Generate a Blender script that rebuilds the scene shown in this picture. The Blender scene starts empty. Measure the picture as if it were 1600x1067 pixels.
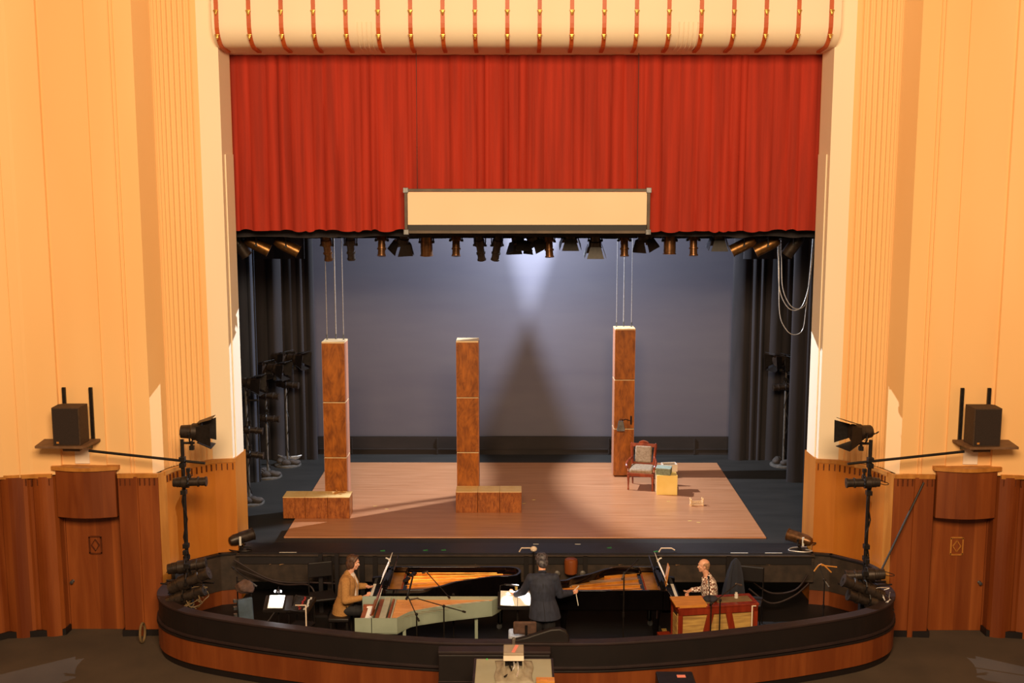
import bpy, bmesh, math, random
from mathutils import Vector, Matrix, Quaternion
random.seed(7)
SC = bpy.context.scene
COL = SC.collection
PI = math.pi
XC = 0.155            # centre line of the theatre
AUD = -1.15           # auditorium floor
PIT = -0.95           # orchestra pit floor

# ------------------------------------------------------------------ camera
cam_d = bpy.data.cameras.new('camera')
cam = bpy.data.objects.new('camera', cam_d)
COL.objects.link(cam)
cam_d.sensor_width = 36.0
cam_d.lens = 1850 / 1600 * 36.0
cam.location = (0, 0, 6.8)
cam.rotation_euler = (PI/2 - math.atan(283/1850), 0, math.atan(7/1850))
SC.camera = cam

# ------------------------------------------------------------------ world, lights, exposure
SC.view_settings.view_transform = 'Standard'
SC.view_settings.look = 'None'
SC.view_settings.exposure = 0.0
SC.view_settings.gamma = 1.0
SC.view_settings.use_curve_mapping = False
W = bpy.data.worlds.new('world'); SC.world = W; W.use_nodes = True
W.node_tree.nodes['Background'].inputs[0].default_value = (1.0, .74, .48, 1)
W.node_tree.nodes['Background'].inputs[1].default_value = 0.15

def aim(o, target):
    d = Vector(target) - o.location
    o.rotation_euler = d.to_track_quat('-Z', 'Y').to_euler()

def area(name, loc, target, sx, sy, power, color):
    l = bpy.data.lights.new(name, 'AREA'); l.shape = 'RECTANGLE'; l.size = sx; l.size_y = sy
    l.energy = power; l.color = color
    o = bpy.data.objects.new(name, l); COL.objects.link(o); o.location = loc; aim(o, target); return o

def spot(name, loc, target, power, color, angle, blend=.3, size=.05):
    l = bpy.data.lights.new(name, 'SPOT'); l.energy = power; l.color = color
    l.spot_size = math.radians(angle); l.spot_blend = blend; l.shadow_soft_size = size
    o = bpy.data.objects.new(name, l); COL.objects.link(o); o.location = loc; aim(o, target); return o

def point(name, loc, power, color, size=.03):
    l = bpy.data.lights.new(name, 'POINT'); l.energy = power; l.color = color; l.shadow_soft_size = size
    o = bpy.data.objects.new(name, l); COL.objects.link(o); o.location = loc; return o

WARM = (1.0, .71, .42)
HOUSE = area('house_ceiling_light', (XC, 1.0, 11.3), (XC, 20, 4.0), 7, 4, 4600, WARM)
# side spots hung on the pipe behind the valance, crossing the stage
SPOT_A = spot('side_spot_light_a', (-2.50, 25.0, 7.5), (-2.50+.897*6, 25.0-.041*6, 7.5-.44*6), 5800, (.76, .87, 1), 83, .25, .012)
SPOT_B = spot('side_spot_light_b', (2.81, 25.55, 7.5), (2.81-.897*6, 25.55-.06*6, 7.5-.44*6), 5700, (.76, .87, 1), 83, .25, .012)
# cool lamp on the backcloth
CYC_L = spot('backcloth_light', (XC+.45, 24.9, 6.9), (XC+.5, 27.1, 4.0), 100, (.74, .82, 1), 125, 1.0, .25)
CYC_W = area('stage_fill_light', (XC, 24.6, 6.5), (XC, 25.6, 0), 6, .5, 6, (.8, .86, 1))  # weak cool fill added over the stage, without a fixture

# ------------------------------------------------------------------ materials
def lin(h):
    h = h.lstrip('#')
    c = [int(h[i:i+2], 16)/255 for i in (0, 2, 4)]
    return tuple(x/12.92 if x <= .04045 else ((x+.055)/1.055)**2.4 for x in c) + (1,)

MATS = {}
def nt(name, rough=.6, metal=0, spec=.5):
    m = bpy.data.materials.new(name); m.use_nodes = True
    b = m.node_tree.nodes['Principled BSDF']
    b.inputs['Roughness'].default_value = rough; b.inputs['Metallic'].default_value = metal
    b.inputs['Specular IOR Level'].default_value = spec
    MATS[name] = m
    return m, m.node_tree, b

def plain(name, c1, c2=None, scale=(3, 3, 3), detail=4, rough=.6, metal=0, bump=0, spec=.5, contrast=(.35, .65), emit=0, distort=0):
    """principled colour, mixed from two tones by stretched noise"""
    m, t, b = nt(name, rough, metal, spec)
    c1 = lin(c1)
    if c2 is None:
        c2 = tuple(x*.86 for x in c1[:3]) + (1,)
    else: c2 = lin(c2)
    tc = t.nodes.new('ShaderNodeTexCoord'); mp = t.nodes.new('ShaderNodeMapping')
    mp.inputs['Scale'].default_value = scale
    n = t.nodes.new('ShaderNodeTexNoise'); n.inputs['Scale'].default_value = 1; n.inputs['Detail'].default_value = detail
    n.inputs['Distortion'].default_value = distort
    r = t.nodes.new('ShaderNodeValToRGB')
    r.color_ramp.elements[0].position = contrast[0]; r.color_ramp.elements[1].position = contrast[1]
    r.color_ramp.elements[0].color = c2; r.color_ramp.elements[1].color = c1
    L = t.links.new
    L(tc.outputs['Object'], mp.inputs[0]); L(mp.outputs[0], n.inputs['Vector']); L(n.outputs['Fac'], r.inputs[0])
    L(r.outputs[0], b.inputs['Base Color'])
    if bump:
        bp = t.nodes.new('ShaderNodeBump'); bp.inputs['Strength'].default_value = bump; bp.inputs['Distance'].default_value = .02
        L(n.outputs['Fac'], bp.inputs['Height']); L(bp.outputs[0], b.inputs['Normal'])
    if emit:
        b.inputs['Emission Color'].default_value = c1; b.inputs['Emission Strength'].default_value = emit
    return m

def boards(name, c1, c2, c3, width=.3, axis='X', rough=.45, grain=(9, 9, .7), vary=.6, shift=1.0):
    """veneer: boards of slightly different tone along one axis with stretched grain"""
    m, t, b = nt(name, rough)
    L = t.links.new
    tc = t.nodes.new('ShaderNodeTexCoord')
    sep = t.nodes.new('ShaderNodeSeparateXYZ'); L(tc.outputs['Object'], sep.inputs[0])
    if axis == 'XY':
        ad = t.nodes.new('ShaderNodeMath'); ad.operation = 'MULTIPLY_ADD'
        L(sep.outputs['Y'], ad.inputs[0]); ad.inputs[1].default_value = shift; L(sep.outputs['X'], ad.inputs[2]); src = ad.outputs[0]
    else: src = sep.outputs[axis]
    dv = t.nodes.new('ShaderNodeMath'); dv.operation = 'DIVIDE'; dv.inputs[1].default_value = width; L(src, dv.inputs[0])
    fl = t.nodes.new('ShaderNodeMath'); fl.operation = 'FLOOR'; L(dv.outputs[0], fl.inputs[0])
    wn = t.nodes.new('ShaderNodeTexWhiteNoise'); wn.noise_dimensions = '1D'; L(fl.outputs[0], wn.inputs['W'])
    mp = t.nodes.new('ShaderNodeMapping'); mp.inputs['Scale'].default_value = grain; L(tc.outputs['Object'], mp.inputs[0])
    n = t.nodes.new('ShaderNodeTexNoise'); n.inputs['Scale'].default_value = 1; n.inputs['Detail'].default_value = 6; n.inputs['Distortion'].default_value = .6
    L(mp.outputs[0], n.inputs['Vector'])
    r = t.nodes.new('ShaderNodeValToRGB'); r.color_ramp.elements[0].position = .3; r.color_ramp.elements[1].position = .7
    r.color_ramp.elements[0].color = lin(c2); r.color_ramp.elements[1].color = lin(c1)
    L(n.outputs['Fac'], r.inputs[0])
    mx = t.nodes.new('ShaderNodeMix'); mx.data_type = 'RGBA'
    ml = t.nodes.new('ShaderNodeMath'); ml.operation = 'MULTIPLY'; ml.inputs[1].default_value = vary; L(wn.outputs['Value'], ml.inputs[0])
    L(ml.outputs[0], mx.inputs[0]); L(r.outputs[0], mx.inputs[6]); mx.inputs[7].default_value = lin(c3)
    L(mx.outputs[2], b.inputs['Base Color'])
    return m

def burl(name, c1, c2, rough=.4, scale=2.2):
    """stained birch ply: swirling rings"""
    m, t, b = nt(name, rough)
    L = t.links.new
    tc = t.nodes.new('ShaderNodeTexCoord'); mp = t.nodes.new('ShaderNodeMapping'); mp.inputs['Scale'].default_value = (scale*1.6, scale*1.6, scale*.6)
    oi = t.nodes.new('ShaderNodeObjectInfo')
    L(tc.outputs['Object'], mp.inputs[0])
    ad = t.nodes.new('ShaderNodeVectorMath'); ad.operation = 'ADD'
    sc = t.nodes.new('ShaderNodeMath'); sc.operation = 'MULTIPLY'; sc.inputs[1].default_value = 37
    L(oi.outputs['Random'], sc.inputs[0]); L(mp.outputs[0], ad.inputs[0]); L(sc.outputs[0], ad.inputs[1])
    n = t.nodes.new('ShaderNodeTexNoise'); n.inputs['Scale'].default_value = 1; n.inputs['Detail'].default_value = 3; n.inputs['Distortion'].default_value = 1.4
    L(ad.outputs[0], n.inputs['Vector'])
    ring = t.nodes.new('ShaderNodeMath'); ring.operation = 'MULTIPLY'; ring.inputs[1].default_value = 60; L(n.outputs['Fac'], ring.inputs[0])
    si = t.nodes.new('ShaderNodeMath'); si.operation = 'SINE'; L(ring.outputs[0], si.inputs[0])
    n2 = t.nodes.new('ShaderNodeTexNoise'); n2.inputs['Scale'].default_value = 3; n2.inputs['Detail'].default_value = 5; L(ad.outputs[0], n2.inputs['Vector'])
    mm = t.nodes.new('ShaderNodeMath'); mm.operation = 'MULTIPLY_ADD'; mm.inputs[1].default_value = .07; L(si.outputs[0], mm.inputs[0]); L(n2.outputs['Fac'], mm.inputs[2])
    r = t.nodes.new('ShaderNodeValToRGB'); r.color_ramp.elements[0].position = .3; r.color_ramp.elements[1].position = .72
    r.color_ramp.elements[0].color = lin(c2); r.color_ramp.elements[1].color = lin(c1)
    L(mm.outputs[0], r.inputs[0]); L(r.outputs[0], b.inputs['Base Color'])
    return m

def checks(name, c1, c2, s=26):
    m, t, b = nt(name, .8)
    L = t.links.new
    tc = t.nodes.new('ShaderNodeTexCoord'); ck = t.nodes.new('ShaderNodeTexChecker'); ck.inputs['Scale'].default_value = s
    mp = t.nodes.new('ShaderNodeMapping'); mp.inputs['Rotation'].default_value = (.3, .25, .2)
    ck.inputs['Color1'].default_value = lin(c1); ck.inputs['Color2'].default_value = lin(c2)
    L(tc.outputs['Object'], mp.inputs[0]); L(mp.outputs[0], ck.inputs['Vector']); L(ck.outputs['Color'], b.inputs['Base Color'])
    return m

plaster = plain('plaster', 'F6C78A', 'F1BE7E', (.6, .6, .15), 2, .75)
plaster_pale = plain('plaster_pale', 'F2E0C4', 'EEDABC', (.6, .6, .15), 2, .75)
rib_red = plain('rib_red', 'C45C24', 'B64E1C', (2, 2, 2), 2, .5)
gold = plain('gold', 'E0B860', 'C09040', (20, 20, 20), 2, .35, .6)
veneer = boards('veneer', '9C5424', '78370F', '541E08', .27, 'XY', .42, (5, 5, .45), .75, .8)
veneer_dark = boards('veneer_dark', '8C4A20', '703412', '5A240A', .32, 'XY', .42, (5, 5, .55), .55, .8)
veneer_light = boards('veneer_light', 'C47A2C', 'AC621E', 'A05818', .5, 'XY', .38, (4, 4, .5), .3, .8)
veneer_edge = plain('veneer_edge', 'C08038', 'A86A28', (8, 8, 1), 4, .45)
inlay = plain('inlay', '5E2C10', '4E220A', (9, 9, 9), 2, .4)
velvet = plain('velvet', 'AC2A10', '902008', (9, 9, .35), 5, .85, 0, .25)
blackcloth = plain('blackcloth', '302B2F', '221E21', (4, 4, .5), 4, .9)
bluecloth = plain('bluecloth', '3C3F4C', '2A2C36', (4, 4, .5), 4, .9)
scrim = plain('scrim', '625E68', '5C5864', (.5, .5, 2.5), 4, .9, contrast=(.3, .7))
ground_row = plain('ground_row', '2A201E', '1E1614', (1, 1, 3), 4, .8)
stagefloor = plain('stagefloor', '2E2B29', '1E1C1A', (.8, 3.5, 1), 6, .6, contrast=(.25, .75))
apronfloor = plain('apronfloor', '241F20', '1A1617', (.8, 3.5, 1), 6, .5)
oak_mat = boards('oak_mat', 'C68C66', 'A86E48', 'BE8058', .2, 'Y', .28, (.8, 16, 1), .35)
pitblack = plain('pitblack', '150C0B', '100808', (3, 3, 3), 4, .55)
railtop = plain('railtop', '2A1A1A', '201313', (4, 4, 4), 4, .6)
pitfloor_m = plain('pitfloor_m', '120C0C', '0C0808', (2, 2, 2), 4, .6)
carpet = plain('carpet', '4C3E30', '403428', (1.2, 1.2, 1), 5, .95)
apron_m = plain('apron_m', '3C2E24', '281E17', (6, 6, 6), 5, .7)
burl_m = burl('burl_m', 'B4661E', '7C4010', .4, 2.0)
burl_cube = burl('burl_cube', 'B0662A', '7A3C12', .45, 5)
cream_edge = plain('cream_edge', 'EED0A2', 'E2C090', (6, 6, 6), 3, .55)
sidelit = plain('sidelit', 'C08468', 'AE7052', (8, 8, 1), 4, .5)  # lamp light on the column sides put into the colour
cubetop_lit = plain('cubetop_lit', 'F4D090', 'ECC078', (5, 5, 5), 3, .5)  # light falling on the cube tops baked into a paler colour
ironblack = plain('ironblack', '221C1A', '16110F', (20, 20, 20), 3, .45, .3)
lampblack = plain('lampblack', '3E322A', '2A211C', (12, 12, 12), 3, .4, .4)
lampbrown = plain('lampbrown', '7A5230', '573A20', (12, 12, 12), 3, .35, .6)
lampgold = plain('lampgold', '8A6238', '6A4824', (12, 12, 12), 3, .38, .8)
lens_m = plain('lens_m', '6A625A', '4C4640', (10, 10, 10), 2, .12, .3)
steel = plain('steel', '8A8A8C', '6A6A6C', (30, 30, 8), 3, .35, .8)
greyiron = plain('greyiron', '6E6864', '54504C', (14, 14, 14), 3, .5, .3)
wire_m = plain('wire_m', 'ECE6E2', 'D0C8C4', (30, 30, 30), 2, .3, .6)
pianoblack = plain('pianoblack', '0C090A', '080607', (3, 3, 3), 2, .08, 0)
pianogold = plain('pianogold', 'E49C40', 'C47C2A', (6, 6, 6), 3, .3, .55)
soundwood = plain('soundwood', 'D8985A', 'C68448', (2, 14, 3), 4, .35)
stringmat = plain('stringmat', 'E4C098', 'B88858', (2, 60, 2), 3, .3, .6)
redfelt = plain('redfelt', 'B03020', '902418', (20, 20, 20), 2, .9)
ivory = plain('ivory', 'F2EEE6', 'E8E2D8', (9, 9, 9), 2, .3)
ebony = plain('ebony', '14100F', '0E0A0A', (9, 9, 9), 2, .3)
sagegreen = plain('sagegreen', '949E8E', '8A9484', (3, 3, 3), 3, .5)
orangeboard = plain('orangeboard', 'F2AE6C', 'E49E58', (1.2, 12, 3), 4, .45)
jackgrey = plain('jackgrey', 'B8B8A8', 'A8A898', (6, 6, 6), 2, .5)
brownkeys = plain('brownkeys', 'A05838', '7A3C22', (8, 60, 8), 2, .4)
mahog = plain('mahog', '8C3018', '6C2010', (10, 10, 1.4), 5, .35)
cloth_tan = plain('cloth_tan', 'C09850', '906C38', (3, 3, 30), 4, .8)
cloth_top = plain('cloth_top', '7C6440', '6A5434', (10, 10, 10), 4, .85)
paper = plain('paper', 'FFFDF8', 'EFEAE4', (40, 40, 14), 3, .8)
chairwood = plain('chairwood', '9C4424', '74280F', (10, 10, 3), 5, .35)
upholstery = plain('upholstery', 'A89078', '8C745C', (26, 26, 26), 5, .9)
yellowbox = plain('yellowbox', 'FADA84', 'F4D074', (3, 3, 3), 2, .5)
greenbox = plain('greenbox', '8C9480', '6C7460', (40, 40, 40), 4, .7)
whitebox = plain('whitebox', 'E8D4C0', 'DAC4AE', (5, 5, 5), 2, .6)
paleprop = plain('paleprop', 'F0D0A4', 'E4BE8C', (8, 8, 8), 2, .5)
skin = plain('skin', 'E2A88A', 'D69A7C', (9, 9, 9), 3, .5)
tweed = plain('tweed', 'B08048', '9A6C38', (60, 60, 60), 5, .9)
brownhair = plain('brownhair', '5A3A24', '3C2414', (40, 40, 12), 4, .55)
greyhair = plain('greyhair', '5C565C', '1E1A1E', (38, 38, 26), 4, .5)
shorthair = plain('shorthair', 'A88060', '8A6648', (40, 40, 30), 4, .7)
suit = plain('suit', '2C3042', '222534', (20, 20, 8), 4, .8)
darktrouser = plain('darktrouser', '1C1A1E', '141216', (20, 20, 8), 3, .8)
shirt_pale = plain('shirt_pale', 'D8CCC4', 'C0B2AA', (20, 20, 20), 3, .8)
gingham = checks('gingham', 'F0E0D2', '7A4A3A', 30)
speakerbox = plain('speakerbox', '46301C', '382414', (30, 30, 30), 5, .8)
shelfwood = plain('shelfwood', '74543A', '62442C', (8, 8, 8), 4, .6)
consolegrey = plain('consolegrey', 'A8A48C', '9C987F', (2, 2, 2), 3, .55)
clothgrey = plain('clothgrey', 'A09682', '8A7E6A', (8, 8, 3), 4, .85, 0, .4)
devgrey = plain('devgrey', 'AA9A84', '9C8C76', (5, 5, 5), 3, .5)
pinktape = plain('pinktape', 'F09888', 'E88878', (5, 5, 5), 2, .6)
screen_m = plain('screen_m', 'F2D8B6', 'EED2AE', (.6, .6, .6), 2, .8)
screenframe = plain('screenframe', '5C4A38', '4A3A2C', (5, 5, 5), 3, .5)
padbrown = plain('padbrown', '5A4034', '4A342A', (20, 20, 20), 3, .8)
padblue = plain('padblue', 'A0A4AC', '888C94', (20, 20, 20), 3, .8)
tape_y = plain('tape_y', 'E8D080', 'D8C070', (5, 5, 5), 2, .7)
tape_g = plain('tape_g', '3C9C50', '308040', (5, 5, 5), 2, .7)
tape_w = plain('tape_w', 'D8D4CC', 'C0BCB4', (5, 5, 5), 2, .7)
bluetarp = plain('bluetarp', '48586A', '364450', (5, 5, 5), 3, .7)
darkdrape = plain('darkdrape', '2A2C38', '1E202A', (4, 4, 1), 4, .9)
redplastic = plain('redplastic', 'A03028', '8A241E', (5, 5, 5), 2, .5)
orangewood = plain('orangewood', 'D08C3C', 'BE7A2E', (4, 14, 4), 4, .45)
bulb = plain('bulb', 'FFFFFF', 'FFFFFF', (1, 1, 1), 1, .4, emit=14)
whiteplate = plain('whiteplate', 'F4E0CC', 'ECD6C0', (3, 3, 3), 2, .6)

# ------------------------------------------------------------------ mesh builder
class MB:
    def __init__(s): s.bm = bmesh.new(); s.mats = []; s.cur = 0
    def use(s, m):
        if m not in s.mats: s.mats.append(m)
        s.cur = s.mats.index(m); return s
    def _f(s, vs):
        try:
            f = s.bm.faces.new(vs); f.material_index = s.cur; return f
        except ValueError: return None
    def box(s, c, d, rot=None):
        c = Vector(c); R = rot if rot is not None else Matrix.Identity(3)
        vs = []
        for z in (-.5, .5):
            for x, y in ((-.5, -.5), (.5, -.5), (.5, .5), (-.5, .5)):
                vs.append(s.bm.verts.new(c + R @ Vector((x*d[0], y*d[1], z*d[2]))))
        for q in ((3, 2, 1, 0), (4, 5, 6, 7), (0, 1, 5, 4), (1, 2, 6, 5), (2, 3, 7, 6), (3, 0, 4, 7)):
            s._f([vs[i] for i in q])
        return s
    def ring(s, c, n, r, seg, u=None, r2=None):
        n = Vector(n).normalized()
        u = Vector(u).normalized() if u is not None else n.orthogonal().normalized()
        v = n.cross(u); r2 = r if r2 is None else r2
        return [s.bm.verts.new(Vector(c) + u*math.cos(2*PI*i/seg)*r + v*math.sin(2*PI*i/seg)*r2) for i in range(seg)]
    def loft(s, rings, cap=True, close=False):
        for a, b in zip(rings, rings[1:]):
            k = len(a)
            for i in range(k): s._f([a[i], a[(i+1) % k], b[(i+1) % k], b[i]])
        if cap:
            s._f(list(reversed(rings[0]))); s._f(rings[-1])
        return s
    def cyl(s, p0, p1, r0, r1=None, seg=12):
        r1 = r0 if r1 is None else r1
        n = (Vector(p1)-Vector(p0)); u = n.normalized().orthogonal()
        return s.loft([s.ring(p0, n, r0, seg, u), s.ring(p1, n, r1, seg, u)])
    def lathe(s, p0, axis, prof, seg=16):
        """prof: (distance along axis, radius)"""
        n = Vector(axis).normalized(); u = n.orthogonal()
        return s.loft([s.ring(Vector(p0)+n*t, n, max(r, .0005), seg, u) for t, r in prof])
    def tube(s, pts, r, seg=8):
        pts = [Vector(p) for p in pts]; rings = []; u = None
        for i, p in enumerate(pts):
            d = (pts[min(i+1, len(pts)-1)] - pts[max(i-1, 0)]).normalized()
            if u is None: u = d.orthogonal().normalized()
            else:
                u = (u - d*u.dot(d)); u = u.normalized() if u.length > 1e-5 else d.orthogonal().normalized()
            rr = r[i] if isinstance(r, (list, tuple)) else r
            rings.append(s.ring(p, d, rr, seg, u))
        return s.loft(rings)
    def sphere(s, c, r, seg=14, rings=9):
        rx, ry, rz = (r, r, r) if not isinstance(r, (tuple, list)) else r
        c = Vector(c); rs = []
        for j in range(1, rings):
            a = PI*j/rings
            rs.append([s.bm.verts.new(c + Vector((rx*math.sin(a)*math.cos(2*PI*i/seg), ry*math.sin(a)*math.sin(2*PI*i/seg), -rz*math.cos(a)))) for i in range(seg)])
        s.loft(rs, cap=False)
        b = s.bm.verts.new(c - Vector((0, 0, rz))); t = s.bm.verts.new(c + Vector((0, 0, rz)))
        for i in range(seg):
            s._f([b, rs[0][(i+1) % seg], rs[0][i]]); s._f([t, rs[-1][i], rs[-1][(i+1) % seg]])
        return s
    def prism(s, pts, z0, z1):
        a = [s.bm.verts.new((x, y, z0)) for x, y in pts]; b = [s.bm.verts.new((x, y, z1)) for x, y in pts]
        return s.loft([a, b])
    def wall(s, pts, z0, z1, th=.05):
        """vertical sheet with thickness along a plan polyline (thickness away to its left-hand normal)"""
        outs = offset(pts, th)
        rings = []
        for p, q in zip(pts, outs):
            za = z0(p) if callable(z0) else z0; zb = z1(p) if callable(z1) else z1
            rings.append([s.bm.verts.new((p[0], p[1], za)), s.bm.verts.new((q[0], q[1], za)), s.bm.verts.new((q[0], q[1], zb)), s.bm.verts.new((p[0], p[1], zb))])
        return s.loft(rings)
    def mirror_faces(s): return s
    def build(s, name, mats=None, parent=None, bevel=0, smooth=False, loc=None, angle=.6):
        bmesh.ops.recalc_face_normals(s.bm, faces=s.bm.faces)
        me = bpy.data.meshes.new(name); s.bm.to_mesh(me); s.bm.free()
        if mats is not None: s.mats = mats if isinstance(mats, list) else [mats]
        for m in s.mats: me.materials.append(m)
        o = bpy.data.objects.new(name, me); COL.objects.link(o)
        if parent: o.parent = parent
        if loc: o.location = loc
        if bevel:
            b = o.modifiers.new('edge', 'BEVEL'); b.width = bevel; b.segments = 2; b.limit_method = 'ANGLE'; b.angle_limit = .7
        if smooth:
            me.shade_smooth()
            me.set_sharp_from_angle(angle=angle)
        return o

def offset(pts, th):
    outs = []
    for i, p in enumerate(pts):
        a = Vector(pts[max(i-1, 0)]); b = Vector(pts[min(i+1, len(pts)-1)])
        d = (b-a); d = d.normalized() if d.length else Vector((1, 0))
        outs.append((p[0]-d.y*th, p[1]+d.x*th))
    return outs

def tag(o, label=None, cat=None, group=None, kind=None):
    if label: o['label'] = label
    if cat: o['category'] = cat
    if group: o['group'] = group
    if kind: o['kind'] = kind
    return o
def structure(o, label=None, cat=None): return tag(o, label, cat, None, 'structure')
def thing(name, label, cat, loc=(0, 0, 0), rz=0, group=None):
    o = bpy.data.objects.new(name, None); COL.objects.link(o); o.location = loc; o.rotation_euler = (0, 0, rz)
    o.empty_display_size = .1
    return tag(o, label, cat, group)
def empty_structure(name, label, cat, loc=(0, 0, 0)):
    o = thing(name, label, cat, loc); o['kind'] = 'structure'; return o
def rz3(a): return Matrix.Rotation(a, 3, 'Z')
def ry3(a): return Matrix.Rotation(a, 3, 'Y')
def rx3(a): return Matrix.Rotation(a, 3, 'X')
def smooth_path(pts, n=6):
    """Catmull-Rom through points"""
    P = [Vector(p) for p in pts]; out = []
    for i in range(len(P)-1):
        a, b, c, d = P[max(i-1, 0)], P[i], P[i+1], P[min(i+2, len(P)-1)]
        for k in range(n):
            t = k/n
            out.append(.5*((2*b) + (c-a)*t + (2*a-5*b+4*c-d)*t*t + (3*b-a-3*c+d)*t**3))
    out.append(P[-1]); return out

# ================================================================== THE SETTING
def sx(s, u): return XC + s*u
SIDE = {-1: 'left', 1: 'right'}

m = MB(); m.box((XC, 12, AUD-.1), (30, 24, .2)); structure(m.build('floor', carpet), 'brown carpeted auditorium floor')
_pf = [(0, 16.62), (1.5, 16.70), (2.6, 16.90), (3.8, 17.22), (4.9, 17.62), (5.6, 18.08), (5.85, 18.6), (5.85, 19.0), (5.75, 19.5), (5.3, 19.98), (5.0, 20.7)]
m = MB(); m.prism([(XC-u, d) for u, d in reversed(_pf)] + [(XC+u, d) for u, d in _pf[1:]], PIT-.12, PIT); structure(m.build('pit_floor', pitfloor_m), 'black floor of the orchestra pit', 'floor')
m = MB(); m.box((XC, 25.0, -.09), (20, 9.1, .18)); structure(m.build('stage_floor', stagefloor), 'black painted stage floor with a bluish sheen', 'floor')
m = MB(); m.box((XC, 20.19, -.09), (10.0, .62, .18)); m.box((XC, 20.19, .004), (10.0, .55, .012))
structure(m.build('stage_edge', apronfloor), 'worn black front strip of the stage floor', 'floor')

# face of the apron: dark beam, ledge, uprights
ap = empty_structure('stage_apron', 'dark scuffed face of the stage edge above the pit', 'stage front', (XC, 19.9, -.44))
m = MB(); m.box((0, .06, .19), (10.1, .1, .5)); m.build('fascia', apron_m, ap)
m = MB(); m.box((0, -.02, .42), (10.1, .08, .03)); m.box((0, .02, .3), (10.1, .03, .02)); m.box((0, .03, -.05), (10.1, .08, .04)); m.build('ledge', apron_m, ap, .005)
m = MB()
random.seed(3)
for i in range(70):
    x = random.uniform(-4.9, 4.9); m.box((x, 0.0, .3+random.uniform(-.05, .05)), (random.uniform(.02, .11), .02, random.uniform(.01, .03)), ry3(random.uniform(-.5, .5)))
m.build('worn_patch', plain('worn', 'A07850', '5A4028', (9, 9, 9), 3, .6), ap)
for x in (-3.42, -2.98, -2.85, -2.62, .02, 1.05, 2.3, 3.55):
    m = MB(); m.box((x, -.03, -.04), (.08, .06, .92)); m.build('upright', pitblack, ap)
m = MB(); m.box((XC, 20.75, -.55), (10.2, .08, .9)); structure(m.build('pit_back_wall', pitblack), 'black wall under the stage', 'wall')

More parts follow.
